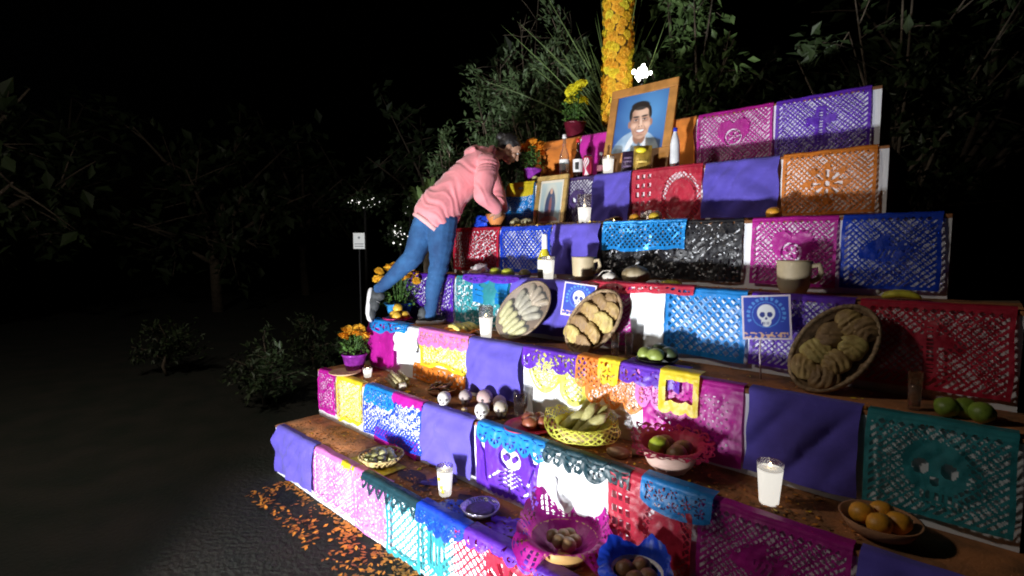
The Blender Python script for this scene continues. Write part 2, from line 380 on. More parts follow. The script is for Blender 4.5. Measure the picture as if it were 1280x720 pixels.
sheet(4,-3.91,-3.22,.38,'foil_violet','shiny violet lace paper behind the standing leg',lace(.11,2,.55),layer=1)
sheet(4,-3.20,-2.60,.37,'teal','teal lace paper left of the tamales, fourth step',lambda x,y,W,L: speck(.018,.28,2)(x,y,W,L) and not (x>.45*W and y<.2),layer=1)
sheet(4,-2.98,-2.60,.20,'cyan','light blue paper half covering the teal lace',shapes([('l',.1,.5,.9,.6,.02),('l',.1,.7,.9,.75,.02),('e',.3,.3,.12,.08)]),layer=2,ragged=.02)
sheet(4,-3.10,-2.50,.06,'violet','violet trim under the three green mangoes',speck(.014,.08,6),layer=4,over=.10,scal=.03,sp=.3,name='paper_fringe',cat='paper trim')
sheet(4,-2.58,-1.98,.37,'purple','plain purple cloth behind the tamale platter, fourth step',cloth=True,layer=2)
sheet(4,-1.97,-1.58,.37,'magenta','magenta paper cut with a flower behind the platter of bread',motif('flower'),layer=2)
sheet(4,-1.90,-1.20,.05,'red','red foil edging below squash and bananas',speck(.014,.15,2),layer=4,over=.05,name='paper_fringe',cat='paper trim',ragged=.03)
sheet(4,-1.59,-1.37,.36,'white','plain white cloth beside the bread platter, fourth step',cloth=True,layer=2)
sheet(4,-1.37,-.92,.37,'cyan','light blue lattice paper above the bowl of limes',lattice(.05,.018),layer=2)
sheet(4,-.90,-.45,.36,'violet','violet paper cut with a bird near the outer end of step four',motif('bird'))
sheet(4,-.43,.08,.36,'red','red paper cut with a cross at the outer end of the fourth step',motif('cross'))

sheet(5,-3.64,-3.06,.37,'foil_red','crinkled red foil lace paper beneath the clay dish',lace(.10,3,.62),layer=1,wave=.012)
sheet(5,-3.04,-2.50,.37,'foil_blue','shiny blue paper with fine diamond cuts, fifth step',lattice(.040,.014,.03),layer=1)
sheet(5,-2.49,-2.05,.37,'purple','plain purple cloth behind the beige jug, fifth step',cloth=True,layer=2)
sheet(5,-2.04,-1.08,.37,'black','black glossy lace paper under the blue one',speck(.016,.12,4),layer=1)
sheet(5,-2.03,-1.42,.19,'foil_cyan','turquoise blue lattice paper over the black lace, fifth step',lattice(.036,.015,.02),layer=3,ragged=.03)
sheet(5,-1.03,-.60,.37,'magenta','magenta paper cut with a heart on the fifth step',motif('heart'))
sheet(5,-.58,-.18,.37,'blue','blue paper cut with a bird at the outer end of the fifth step',motif('bird'))

sheet(6,-3.32,-2.98,.37,'cyan','light blue lace paper left of the gilt frame',lace(.06,2,.5),layer=1)
sheet(6,-3.30,-2.98,.12,'yellow','yellow strip over the light blue lace paper',shapes([('b',.45,.35,.6,.5)]),layer=3,name='paper_fringe',cat='paper trim')
sheet(6,-2.96,-2.70,.37,'magenta','magenta paper behind the gilt framed picture',None,layer=1)
sheet(6,-2.69,-2.36,.37,'plum','dark plum paper cut with a skull right of the gilt frame',motif('skull'),layer=1)
sheet(6,-2.36,-2.03,.37,'purple','plain purple cloth under the glowing candle, sixth step',cloth=True,layer=2)
sheet(6,-2.02,-1.48,.38,'red','red paper of windows and arch below the portrait',HOUSE,layer=2)
sheet(6,-1.47,-1.00,.37,'purple','plain purple cloth right of the red arch paper',cloth=True)
sheet(6,-.98,-.50,.37,'orange','orange paper cut with a flower at the outer end of step six',motif('flower'))
sheet(7,-3.26,-2.77,.39,'orange','plain orange cloth behind the clear bottle, top step',cloth=True)
sheet(7,-2.75,-2.44,.39,'magenta','plain magenta cloth behind the cola bottles, top step',cloth=True)
sheet(7,-2.42,-1.70,.39,'orange','plain orange cloth behind the portrait, top step',cloth=True)
sheet(7,-1.68,-1.16,.38,'magenta','magenta paper cut with a heart on the top step',motif('heart'))
sheet(7,-1.14,-.60,.38,'violet','violet paper cut with a cross on the top step',motif('cross'))
# ------------------------------------------------------------------ small builders
V3 = lambda *a: Vector(a)
def P3(k, s, off, dz=.004): return Vector((s, nk(k) + off, TZ[k] + .004 + dz))
wax = M('candle_wax', (.90,.88,.82), .4, var=.03, emit=.75, ecol=(1,.94,.84))
glass = M('clear_glass', (.95,.97,1), .03, var=0, trans=1, alpha=.45)
def candle(k, s, off, w, h, label, sticker=False, group=None, gl=1.0):
    t = thing('glass_candle', label, 'candle', P3(k, s, off), group=group); r = w / 2
    MB().lathe([(r*.70,0),(r*.74,.004),(r*.97,h*.84),(r*.2,h*.85),(0,h*.85)],20).build('wax', wax, t)
    MB().lathe([(r*.72,-.003),(r*.76,.004),(r*1.02,h),(r*(1.02+.1*(gl-1)),h*gl),(r*(1.0+.1*(gl-1)),h*gl),(r*.985,h*.84)],24).build('tumbler', glass, t)
    MB().tube([(0,0,h*.85),(.002,0,h*.9)],.0015,5).build('wick', M('wick',(.02,.02,.02)), t)
    MB().lathe([(.0005,h*.89),(.006,h*.92),(.004,h*.95),(.0003,h*1.0)],8).build('flame', M('flame',(1,.8,.4),emit=14,ecol=(1,.72,.35)), t)
    if sticker:
        for a, z in ((-1.2,.35),(-1.5,.62),(-1.0,.22)):
            x, y = math.cos(a) * r * 1.0, math.sin(a) * r * 1.0
            MB().ell((x, y, h * z), (.012,.004,.012)).build('yellow_flower', M('petal_yellow',(.8,.6,.02)), t)
    return t
def fruit(name, k, s, off, r, c, label, cat, group=None, dz=0, sq=.92, wob=.12, tilt=0, z=None, elong=1.0):
    mm = Matrix.Rotation(random.uniform(0, 6.3), 3, 'Z') @ Matrix.Rotation(tilt, 3, 'Y')
    mb = MB().ell((0, 0, r * sq), (r * elong, r, r * sq), mm, wob=wob, seed=random.random() * 9)
    p = P3(k, s, off, dz - .001)
    o = mb.build(name, M('skin_' + name + '_%d' % int(c[0] * 1000 + c[1] * 100), c, .42, var=.28, scale=25, bump=.15, bscale=180), None, True, p)
    return tag(o, label, cat, group)
def bananas(k, s, off, n, L, label, rz=0, c=(.72,.55,.06), dz=0, group=None):
    t = thing('banana_bunch', label, 'bananas', P3(k, s, off, dz), rz, group)
    for i in range(n):
        pts = []; rad = []
        for j in range(9):
            u = j / 8; a = (u - .5) * 1.9
            pts.append((L * .52 * math.sin(a), (i - (n-1)/2) * L * .16 + .02 * u * (i - (n-1)/2), .016 + L * .42 * (math.cos(a) - math.cos(.95)) * (.55 + .12 * (i % 2)) ))
            rad.append(L * .10 * (math.sin(math.pi * min(1, .10 + u * .86)) ** .45) * (.45 if j in (0, 8) else 1))
        MB().tube(pts, rad, 7).build('banana', M('banana_%d' % int(c[0]*100), c, .5, var=.25, scale=20), t)
    MB().tube([(-L*.47,0,.03),(-L*.56,0,.045)],[L*.06,L*.035],7).build('stalk', M('stalk',(.12,.09,.03)), t)
    return t
def liner(R0, depth, flare, cfn, seed=0, n=44, corner=1.35, hole=None, lift=None):
    """square sheet of cut paper pushed into a bowl: inside it follows the bowl, past the rim it flares or droops"""
    v = []; f = []; S = R0 * corner
    for j in range(n + 1):
        for i in range(n + 1):
            x, y = (i / n * 2 - 1) * S, (j / n * 2 - 1) * S; r = math.hypot(x, y); a = math.atan2(y, x)
            if r < R0: z = depth * (r / R0) ** 2.2; k = 1
            else: z = depth + (r - R0) * (lift(a) if lift else flare); k = R0 / r + (1 - R0 / r) * (.75 if lift and abs(lift(a)) > .4 else .95)
            z += .006 * noise.noise(Vector((x * 25, y * 25, seed))) * (r / R0)
            v.append((x * k, y * k, z))
    for j in range(n):
        for i in range(n):
            x, y = ((i + .5) / n * 2 - 1) * S, ((j + .5) / n * 2 - 1) * S
            if hole and hole(x, y, R0, S): continue
            a = j * (n + 1) + i; f.append((a, a + 1, a + n + 2, a + n + 1))
    return MB().add(v, f)
def liner2(R0, depth, tab, hole=None, na=120, nr=10, nt=16, seed=0, scal=0):
    """cut paper pressed into a bowl; tab = (degrees, flap length, flap angle in degrees) round the rim"""
    tab = sorted(tab); tb = [(tab[-1][0] - 360,) + tab[-1][1:]] + tab + [(tab[0][0] + 360,) + tab[0][1:]]
    def at(d):
        d = (d + 180) % 360 - 180
        for p, q in zip(tb, tb[1:]):
            if p[0] <= d <= q[0]:
                u = (d - p[0]) / (q[0] - p[0]); u = u * u * (3 - 2 * u); return p[1] + (q[1] - p[1]) * u, R(p[2] + (q[2] - p[2]) * u)
    v = []; f = []
    for i in range(na):
        d = 360 * i / na; a = R(d); L, e = at(d); L = L * (1 - scal * (1 - abs(math.sin(a * 11)))); c, sn = math.cos(a), math.sin(a)
        for j in range(nr + 1):
            q = j / nr; v.append((R0 * q * c, R0 * q * sn, depth * q ** 2.4 + .003 * noise.noise(Vector((q * c * 9, q * sn * 9, seed)))))
        for j in range(1, nt + 1):
            q = j / nt; e0 = R(65) if e > R(20) else R(20); ee = e0 + (e - e0) * min(1, q * 3); w_ = .008 * noise.noise(Vector((c * 4, sn * 4, q * 2 + seed))) * q
            px, pz = v[-1][0] * c + v[-1][1] * sn, v[-1][2]
            px += L / nt * math.cos(ee) + (w_ * .2); pz += L / nt * math.sin(ee) + w_ * .15; v.append((px * c, px * sn, pz))
    n = nr + nt + 1
    for i in range(na):
        for j in range(n - 1):
            if hole and j > 5 and hole(R0 * 2 * math.pi * i / na, (j - nr) / nt, 360 * i / na): continue
            a, b = i * n + j, ((i + 1) % na) * n + j; f.append((a, b, b + 1, a + 1))
    return MB().add(v, f)
def bowl_prof(r, h, foot=.45, th=.008):
    return [(r*foot,0),(r*foot,.004),(r*.78,h*.35),(r,h),(r-th,h),(r*.76,h*.42),(r*foot*.6,.012),(0,.012)]
clay = M('clay', (.36,.17,.08), .75, var=.2, scale=14, bump=.2)
pale_clay = M('pale_clay', (.62,.40,.24), .7, var=.15, scale=10, bump=.15)
skin_c = {'orange':(.72,.33,.03),'lime':(.20,.30,.04),'mango':(.42,.45,.04),'tejocote':(.36,.33,.12),'brown':(.26,.13,.06),'tomato':(.28,.08,.04),'avocado':(.05,.07,.03)}

# ------------------------------------------------------------------ step six and top
glassy = M('bottle_glass', (.70,.80,.78), .04, var=.02, trans=.9, alpha=.55)
def bottle(k, s, off, r, h, label, gm, neck=.34, cap=None, lab=None, name='bottle', liquid=None, labc=(.85,.85,.85), mark=None, capname='cap'):
    t = thing(name, label, 'bottle', P3(k, s, off))
    MB().lathe([(r*.85,0),(r,.008),(r,h*(1-neck)-.05),(r*.85,h*(1-neck)-.02),(r*.36,h*(1-neck)+.035),(r*.32,h*.95),(r*.38,h*.955),(r*.38,h)],20).build('body', gm, t)
    if liquid: MB().lathe([(r*.8,.006),(r*.93,.012),(r*.93,h*liquid),(0,h*liquid)],18).build('liquid', M('liquid_'+name,(.55,.45,.02),.1), t)
    if cap: MB().lathe([(r*.42,h*.93),(r*.44,h*.94),(r*.44,h+.006),(0,h+.006)],16).build(capname, cap, t)
    if lab:
        a0, b0 = lab; lb = MB().lathe([(r+.0015,h*a0),(r+.002,h*b0)],24); lb.f = lb.f[:-2]; lb.mi = lb.mi[:-2]
        L = lb.build('label', M('label_'+name+'%d'%int(labc[0]*100), labc, .6), t)
        if mark: mark(t, r, h, L)
    return t
def lab_mark(c, w_, z0, z1, a=-.95):
    def fn(t, r, h, L):
        v = []; f = []
        for i in range(7):
            q = a + (i / 6 - .5) * w_
            for z in (z0, z1): v.append(((r+.004)*math.cos(q), (r+.004)*math.sin(q), h * z))
        for i in range(6): f.append((2*i, 2*i+2, 2*i+3, 2*i+1))
        MB().add(v, f).build('label_mark', M('mark_%d_%d' % (int(c[0]*100), int(c[2]*100)), c, .5), L)
    return fn
CA = -1.0                                               # direction of the camera seen from the altar
bottle(6,-2.75,.10,.042,.39,'tall clear liquor bottle with white cap, top of the altar',glassy,cap=M('white_cap',(.85,.85,.85),.4),lab=(.40,.47),labc=(.8,.8,.78))
dark = M('cola_glass', (.018,.008,.006), .08, var=.05)
bottle(6,-2.59,.08,.042,.33,'dark cola bottle with red cap and white label',dark,neck=.42,cap=M('red_cap',(.65,.03,.03),.4),lab=(.18,.50),name='cola_bottle',mark=lab_mark((.02,.02,.02),.7,.24,.42,-1.2))
bottle(6,-2.39,.12,.032,.20,'small dark cola bottle between can and candle',dark,neck=.40,cap=M('grey_cap',(.3,.25,.28),.4),lab=(.25,.5),name='small_cola_bottle',labc=(.35,.12,.16))
t = thing('soda_can','red soda can with white swirl beside the cola bottle','can',P3(6,-2.48,.06))
MB().lathe([(.032,0),(.040,.012),(.040,.165),(.032,.18),(.030,.178),(0,.176)],24).build('body', M('can_red',(.60,.03,.10),.3,metal=.4), t)
MB().lathe([(.0325,.168),(.033,.183),(.030,.183),(.0295,.178)],20).build('rim', M('aluminium',(.7,.7,.72),.3,metal=.9), t)
for q in range(3):
    v = []; f = []
    for i in range(15):
        u = i / 14; a = -1.6 + .25 * q + .30 * math.sin(u * 7 + q); wd = .10 + .07 * math.sin(u * 9 + q)
        for d in (-wd, wd): v.append((.0412*math.cos(a+d), .0412*math.sin(a+d), .02 + u * .14))
    for i in range(14): f.append((2*i, 2*i+1, 2*i+3, 2*i+2))
    MB().add(v, f).build('swirl', M('can_white',(.85,.75,.78),.4), t)
candle(6,-2.31,.10,.095,.165,'glowing white candle between small cola bottle and snack bags')
def bag(s, off, w_, h_, c, label, topc=None, rz=0):
    t = thing('snack_bag', label, 'snack bag', P3(6, s, off), rz)
    mb = MB(); v = []; f = []; n = 14
    for side in (-1, 1):
        for j in range(n + 1):
            for i in range(n + 1):
                u, q = i / n, j / n; bul = (math.sin(math.pi * u) * math.sin(math.pi * min(1, q * 1.02))) ** .6 if 0 < i < n and 0 < j < n else 0
                v.append(((u - .5) * w_, side * (.002 + .035 * bul) + q * .05 + .004 * noise.noise(Vector((u*6, q*6, s+side))), q * h_))
    for sd in range(2):
        o = sd * (n+1)**2
        for j in range(n):
            for i in range(n):
                a = o + j*(n+1)+i; f.append((a, a+1, a+n+2, a+n+1) if sd == 0 else (a, a+n+1, a+n+2, a+1))
    mb.add(v, f).build('pouch', M('bag_%d' % int(c[0]*1000), c, .3, metal=.2, var=.3, scale=18, bump=.4, bscale=30), t)
    if topc:
        MB().ell((-.01,-.033+.03,h_*.80),(w_*.30,.012,h_*.10)).build('emblem', M('emblem_%d'%int(topc[0]*100), topc, .4), t)
    for z in (.3,.5,.65) if not topc else (.35,):
        MB().box((-w_*.28,-.036+.05*z,h_*z),(w_*.28,-.032+.05*z,h_*z+.016)).build('print_band', M('band_%d'%int(c[1]*1000),tuple(min(1,x*2.4+.05) for x in c),.4), t)
bag(-2.13,.10,.115,.19,(.055,.03,.07),'dark purple snack bag leaning against the portrait frame',rz=R(14))
bag(-1.99,.07,.135,.21,(.42,.27,.05),'gold snack bag with yellow emblem before the portrait',(.85,.75,.03),rz=R(24))
bottle(6,-1.735,.08,.033,.29,'slim white water bottle with blue cap right of portrait',M('milky',(.8,.82,.85),.3),cap=M('blue_cap',(.02,.05,.65),.4),name='water_bottle',neck=.2)

# portrait of a smiling man in a wide wooden frame
fw = M('honey_wood', (.50,.22,.05), .5, var=.25, scale=9, bump=.1)
def framed(name, label, k, s, off, W, Hh, bw, bb, fm, fn, lean, rz=0, nx=70, ny=80, deep=.03):
    t = thing(name, label, 'framed picture', P3(k, s, off), rz); t.rotation_euler.x = -lean
    for a, b in (((-W/2,0,0),(W/2,deep,bb)),((-W/2,0,Hh-bw),(W/2,deep,Hh)),((-W/2,.001,bb),(-W/2+bw,deep-.001,Hh-bw)),((W/2-bw,.001,bb),(W/2,deep-.001,Hh-bw))):
        fo = MB().box(a, b).build('frame_bar', fm, t, False); bv = fo.modifiers.new('b','BEVEL'); bv.width = .006; bv.segments = 2
    iw, ih = W - 2*bw, Hh - bw - bb
    MB().box((-iw/2,.020,bb),(iw/2,.027,Hh-bw)).build('backing', wood_m, t, False)
    printed('print', iw - .002, ih - .002, nx, ny, fn, t, Matrix.Translation((0, .012, bb + .001)))
    return t
def lerp(a, b, t): t = max(0, min(1, t)); return tuple(x + (y - x) * t for x, y in zip(a, b))
def ell_in(u, v, cx, cy, rx, ry): return 1 - math.hypot((u - cx) / rx, (v - cy) / ry)
def man(u, v):
    N = lambda k, q=0: noise.noise(Vector((u * k, v * k, q)))
    def S(cx, cy, rx, ry, soft=.12, rot=0):             # soft ellipse 0..1
        dx, dy = u2 - cx, v - cy; c_, s_ = math.cos(rot), math.sin(rot); X, Y = (dx * c_ + dy * s_) / rx, (-dx * s_ + dy * c_) / ry
        d = math.hypot(X, Y); t = max(0, min(1, (1 + soft / 2 - d) / soft)); return t * t * (3 - 2 * t)
    u2 = u
    c = lerp((.016,.075,.32), (.12,.36,.74), 1.10 - 1.35 * math.hypot(u - .66, v - .66) + .15 * N(4))
    # shirt
    c = lerp(c, lerp((.26,.42,.62), (.62,.78,.92), .45 + .9 * N(7, 2) + .9 * (u - .40)), S(.45, -.16, .50, .52, .05))
    c = lerp(c, (.86,.90,.95), max(S(.36, .17, .055, .17, .25, -.55), S(.62, .17, .060, .17, .25, .55)))
    u2 = u + .10 * (v - .45)
    c = lerp(c, (.36,.17,.11), S(.50, .24, .125, .13, .3))
    c = lerp(c, (.12,.15,.18), S(.50, .02, .040, .13, .3))
    # hair behind, ears
    c = lerp(c, (.020,.015,.014), S(.515, .635, .222, .225, .06 + .03 * N(20)))
    for ex in (.300, .722): c = lerp(c, (.46,.23,.16), S(ex, .475, .030, .062, .4))
    # face: cranium, cheeks, jaw
    f = max(S(.515, .560, .198, .215, .10), S(.515, .440, .196, .150, .10), S(.515, .375, .168, .170, .10))
    lit = .62 + .9 * (u2 - .53) - 2.2 * max(0, abs(u2 - .53) - .09) - .7 * max(0, .40 - v) + .10 * N(9, 1)
    c = lerp(c, lerp((.30,.13,.08), (.76,.47,.33), lit), f)
    c = lerp(c, (.86,.60,.46), S(.545, .660, .11, .070, 1.5) * .55)
    # hairline
    c = lerp(c, (.022,.016,.014), S(.510, .790, .180, .078, .30 + .2 * N(18, 3)))
    c = lerp(c, (.022,.016,.014), max(S(.325, .650, .030, .10, .6), S(.702, .650, .028, .10, .6)))
    for ex, k in ((.430, 1), (.600, -1)):
        c = lerp(c, (.34,.16,.11), S(ex, .545, .070, .052, 1.0) * .75)
        c = lerp(c, (.030,.020,.017), S(ex, .598, .066, .016, .7, -.05 * k))
        c = lerp(c, (.74,.66,.60), S(ex, .538, .040, .012, .6) * .6)
        c = lerp(c, (.018,.012,.010), S(ex, .540, .018, .014, .5))
        c = lerp(c, (.05,.03,.025), S(ex, .552, .046, .007, .8, .10 * k))
        c = lerp(c, (.40,.19,.13), S(ex, .512, .045, .009, 1.2) * .5)
        c = lerp(c, (.90,.60,.46), S(ex - .035 * k, .440, .058, .042, 1.6) * .65)
        c = lerp(c, (.34,.15,.10), S(ex - .012 * k, .385, .010, .060, 1.2, -.50 * k) * .65)
    c = lerp(c, (.88,.62,.49), S(.528, .490, .022, .080, 1.2) * .8)
    c = lerp(c, (.34,.16,.11), S(.490, .470, .014, .075, 1.2) * .6)
    c = lerp(c, (.86,.56,.42), S(.520, .440, .036, .026, .9) * .7)
    c = lerp(c, (.18,.07,.05), max(S(.497, .424, .013, .008, .8), S(.545, .424, .013, .008, .8)))
    y0 = v; v = v - 2.0 * (u2 - .518) ** 2
    c = lerp(c, (.36,.12,.10), S(.518, .336, .092, .040, .4))
    c = lerp(c, (.90,.87,.82), S(.518, .343, .074, .022, .4))
    c = lerp(c, (.55,.26,.20), S(.518, .298, .075, .012, .8) * .8)
    v = y0
    c = lerp(c, tuple(min(1, x * 1.22 + .03) for x in c), f * .9)
    c = lerp(c, (.40,.19,.13), S(.516, .268, .060, .016, 1.0) * .6); c = lerp(c, (.80,.52,.38), S(.520, .235, .045, .025, 1.3) * .5)
    return c
framed('framed_portrait','large wooden framed portrait of smiling dark-haired man on blue',6,-2.155,.20,.60,.775,.072,.215,fw,man,R(13),nx=130,ny=140)
def virgin(u, v):
    c = lerp((.16,.28,.34), (.42,.50,.48), v * 1.1)
    s = lambda d, k=8: max(0, min(1, d * k))
    c = lerp(c, (.55,.52,.42), s(ell_in(u, v, .5, .52, .33, .48), 3) * .6)
    c = lerp(c, (.04,.06,.12), s(ell_in(u, v + .3*abs(u-.5), .5, .42, .24, .42)))
    c = lerp(c, (.20,.08,.09), s(ell_in(u, v, .5, .38, .07, .26), 4))
    c = lerp(c, (.50,.30,.22), s(ell_in(u, v, .5, .74, .055, .07)))
    c = lerp(c, (.25,.08,.06), s(ell_in(u, v, .5, .05, .4, .12)))
    if u < .06 or u > .94 or v < .05 or v > .95: c = (.62,.58,.48)
    return c
gold = M('gilt', (.42,.28,.09), .4, metal=.3, var=.25, scale=20, bump=.2)
framed('framed_print','gilt framed print of a robed figure under the portrait',5,-2.765,.245,.335,.45,.042,.042,gold,virgin,R(10))
def pot_flowers(k, s, off, r, h, potm, fc, label, nf, fr, sp, ht, group=None, wrap=None, leafc=(.06,.14,.02), z=None, seed=1):
    rnd = random.Random(seed)
    t = thing('marigold_pot', label, 'flower pot', P3(k, s, off) if z is None else (s, off, z), group=group)
    MB().lathe([(r*.62,0),(r*.68,.004),(r*.98,h*.9),(r*1.04,h*.9),(r*1.04,h),(r*.92,h),(r*.88,h*.85),(0,h*.85)],20,wob=.03).build('pot', potm, t)
    lf = MB(); st = MB(); fl = []
    for i in range(nf):
        a = rnd.uniform(0, 6.28); q = sp * math.sqrt(rnd.random()); zt = h + ht * (1 - .35 * (q / sp) ** 2) * rnd.uniform(.82, 1.05)
        tip = Vector((q * math.cos(a), q * math.sin(a), zt)); st.tube([(tip.x*.2, tip.y*.2, h*.8), tuple(tip*.6 + Vector((0,0,h*.25))), tuple(tip)], .0035, 5); fl.append(tip)
    for i in range(int(90 + 14 * nf)):
        a = rnd.uniform(0, 6.28); q = sp * 1.05 * math.sqrt(rnd.random()); z0 = h * .9 + ht * .85 * rnd.random() * (1 - .4 * (q / sp) ** 2)
        c = Vector((q*math.cos(a), q*math.sin(a), z0)); d = Vector((rnd.uniform(-1,1), rnd.uniform(-1,1), rnd.uniform(-.4,.8))).normalized(); L = rnd.uniform(.025,.05)
        sd = d.cross(Vector((0,0,1))).normalized() * L * .28
        lf.add([c, c + d*L*.5 + sd, c + d*L, c + d*L*.5 - sd + Vector((0,0,.005))], [(0,1,2,3)])
    st.build('stems', M('stem',(.05,.12,.02)), t); tag(lf.build('foliage', M('marigold_leaf',leafc,.7,var=.5,scale=30), t, False), kind='stuff')
    for tip in fl:
        o = bpy.data.objects.new('marigold', flower_mesh(fc)); col.objects.link(o); o.parent = t; o.location = tip
        o.scale = (fr,)*3; o.rotation_euler = (rnd.uniform(-.8,.8), rnd.uniform(-.8,.8), rnd.uniform(0,6))
    if wrap: wrap(t)
    return t
FM = {}
def flower_mesh(c, var=0):
    key = (c, var)
    if key in FM: return FM[key]
    rnd = random.Random(var + 5); mb = MB()
    for ring, (n, r, z, tl) in enumerate(((11,1.0,0,.15),(9,.80,.22,.45),(7,.55,.40,.8),(5,.30,.50,1.2))):
        for i in range(n):
            a = 2*math.pi*(i + .5*ring + rnd.uniform(-.2,.2))/n; d = Vector((math.cos(a), math.sin(a), 0)); sd = Vector((-d.y, d.x, 0))
            up = Vector((0,0,1)); rr = r * rnd.uniform(.85,1.08); tip = d*rr*math.cos(tl*.6) + up*(z + rr*.35*math.sin(tl))
            b = d*rr*.25 + up*z*.7; m = (b+tip)*.5 + up*.10
            wd = rr*.36; mb.add([b, m - sd*wd, tip - sd*wd*.7 + up*rnd.uniform(-.08,.05), tip + sd*wd*.7 + up*rnd.uniform(-.05,.08), m + sd*wd], [(0,1,2,3,4)])
    mb.ell((0,0,.15),(.5,.5,.25),seg=8,rings=4)
    FM[key] = mb.mesh('marigold', M('petal_%d_%d' % (int(c[0]*100), int(c[1]*100)), c, .7, var=.22, scale=3), False); return FM[key]
OR, YE = (.80,.30,.015), (.85,.62,.02)
pot_flowers(6,-3.14,.13,.085,.15,M('purple_wrap',(.30,.04,.42),.5,var=.35,scale=22,bump=.6,bscale=40),OR,'orange marigolds in purple wrapped pot beside the bowed head',8,.062,.095,.27,seed=3)
fruit('gourd',6,-3.05,.07,.035,(.62,.58,.22),'little yellow and white gourd beside purple marigold pot','gourd',sq=1.2)
pot_flowers(7,-2.93,.13,.10,.17,M('red_foil',(.13,.01,.025),.3,metal=.2,var=.3,scale=15,bump=.5,bscale=30),(.80,.72,.02),'yellow chrysanthemums in dark red pot on the top step',8,.066,.10,.36,leafc=(.10,.24,.03),seed=8)
# ------------------------------------------------------------------ step five
for q, s in enumerate((-2.99,-2.87)):
    o = MB().ell((0,0,.042),(.055,.05,.045),wob=.25,seed=q+2).build('squash', M('pale_squash',(.50,.46,.26),.6,var=.3,scale=14,bump=.2), None, True, P3(5,s,.11,-.001))
    tag(o,'pale green squash sitting by the gilt frame','squash','two pale squashes by the gilt frame')
MB_ = MB().lathe([(.085,0),(.09,.012),(.06,.028),(0,.032)],20,wob=.06)
tag(MB_.build('flat_bread',M('crust_pink',(.46,.26,.20),.7,var=.2,scale=20,bump=.3),None,True,P3(5,-2.45,.11)),'flat pinkish bread round between gilt frame and candle','bread')
candle(5,-2.28,.10,.105,.16,'glowing white candle beside the cookies, fifth step',gl=1.45)
for i in range(4):
    o = MB().lathe([(.045,0),(.05,.008),(.03,.018),(0,.02)],14,wob=.12).build('cookie', M('cookie',(.40,.26,.14),.8,var=.25,scale=40,bump=.4), None, True, P3(5,-2.06+.035*(i-1.5),.09+.02*(i%2),.013*i)); o.rotation_euler=(.15*(i%2),.2*(i-1.5)*.4,i)
    tag(o,'brown cookie in the small pile by the candle','cookie','cookies piled on the fifth step')
fruit('tangerine',5,-1.83,.06,.041,skin_c['orange'],'deep orange tangerine right of the cookies','tangerine',wob=.06)
fruit('yellow_guava',5,-1.68,.06,.043,(.70,.48,.04),'yellow guava before the crumpled silver wrapper','guava',wob=.06)
o = MB().ell((0,0,.05),(.075,.05,.05),seg=20,rings=12,wob=.55,seed=4).build('wrapped_sweet', M('silver_wrap',(.62,.55,.52),.25,metal=.5,var=.3,scale=25,bump=.8,bscale=40), None, False, P3(5,-1.76,.16,-.004))
tag(o,'crumpled silvery wrapped sweet behind two fruits','wrapped sweet')
# gold tinsel on the fifth nosing
tn = MB(); rnd = random.Random(4)
for i in range(420):
    x = -2.95 + 1.45 * rnd.random(); c = Vector((x, nk(5) - .006 + rnd.uniform(-.010,.02), TZ[5] + .018 + rnd.uniform(-.006,.012)))
    d = Vector((rnd.uniform(-1,1), rnd.uniform(-1,1), rnd.uniform(-1,1))).normalized()*.009; e = d.cross(Vector((.3,.5,.8))).normalized()*.004
    tn.add([c-d-e, c+d-e, c+d+e, c-d+e], [(0,1,2,3)])
tag(tn.build('tinsel_garland', M('tinsel',(.75,.50,.10),.2,metal=.9,var=.3), None, False),'gold tinsel along the edge below the candle and cookies','tinsel')

# ------------------------------------------------------------------ step four
film = M('film', (.80,.72,.72), .12, var=.08, alpha=.55)
t = thing('wrapped_plate','plastic wrapped plate of sweets below the clay dish','wrapped plate',P3(4,-3.09,.14))
MB().lathe([(.05,0),(.09,.03),(.088,.034),(0,.02)],20).build('plate', pale_clay, t)
MB().ell((0,0,.035),(.085,.075,.05),seg=18,rings=10,wob=.3,seed=2).build('wrapped_sweets', M('sweets',(.42,.16,.16),.5,var=.5,scale=30), t)
MB().ell((0,0,.036),(.092,.082,.06),seg=18,rings=10,wob=.45,seed=5).build('plastic_film', film, t, False)
fruit('small_fruit',4,-3.32,.12,.026,(.62,.52,.12),'small yellow fruit beside the standing knee','fruit')
for s, off, q in ((-2.86,.10,0),(-2.725,.095,1)):
    fruit('green_mango',4,s,off,.046,skin_c['mango'],'yellow green mango in front of blue foil paper','mango','green mangoes in a row',elong=1.15,wob=.08)
fruit('green_mango',4,-2.585,.13,.044,(.20,.16,.05),'dull brown mango next to the yellow bottle','mango',elong=1.12)
t = bottle(4,-2.40,.14,.050,.33,'yellow bottle with long white neck and white label',M('yellow_glass',(.58,.50,.03),.12,var=.1),neck=.40,lab=(.24,.44),name='yellow_bottle',labc=(.80,.80,.80),mark=lab_mark((.05,.05,.04),1.4,.46,.50,-1.0))
MB().lathe([(.0215,.215),(.021,.318),(.024,.33),(0,.335)],16).build('foil_neck', M('white_foil',(.85,.85,.85),.35), t)
MB().lathe([(.0505,.004),(.0515,.075),(.0512,.077)],20).build('base_wrap', M('base_dark',(.06,.05,.04),.4), t)
candle(4,-2.295,.055,.088,.175,'cold white candle standing before the yellow bottle')
t = thing('clay_jug','beige clay jug with side handle in front of purple cloth','jug',P3(4,-2.06,.15))
MB().lathe([(.052,0),(.06,.006),(.076,.05),(.082,.16),(.084,.172),(.079,.172),(.07,.06),(0,.02)],28).build('body', M('beige_clay',(.52,.42,.26),.6,var=.1,scale=10), t)
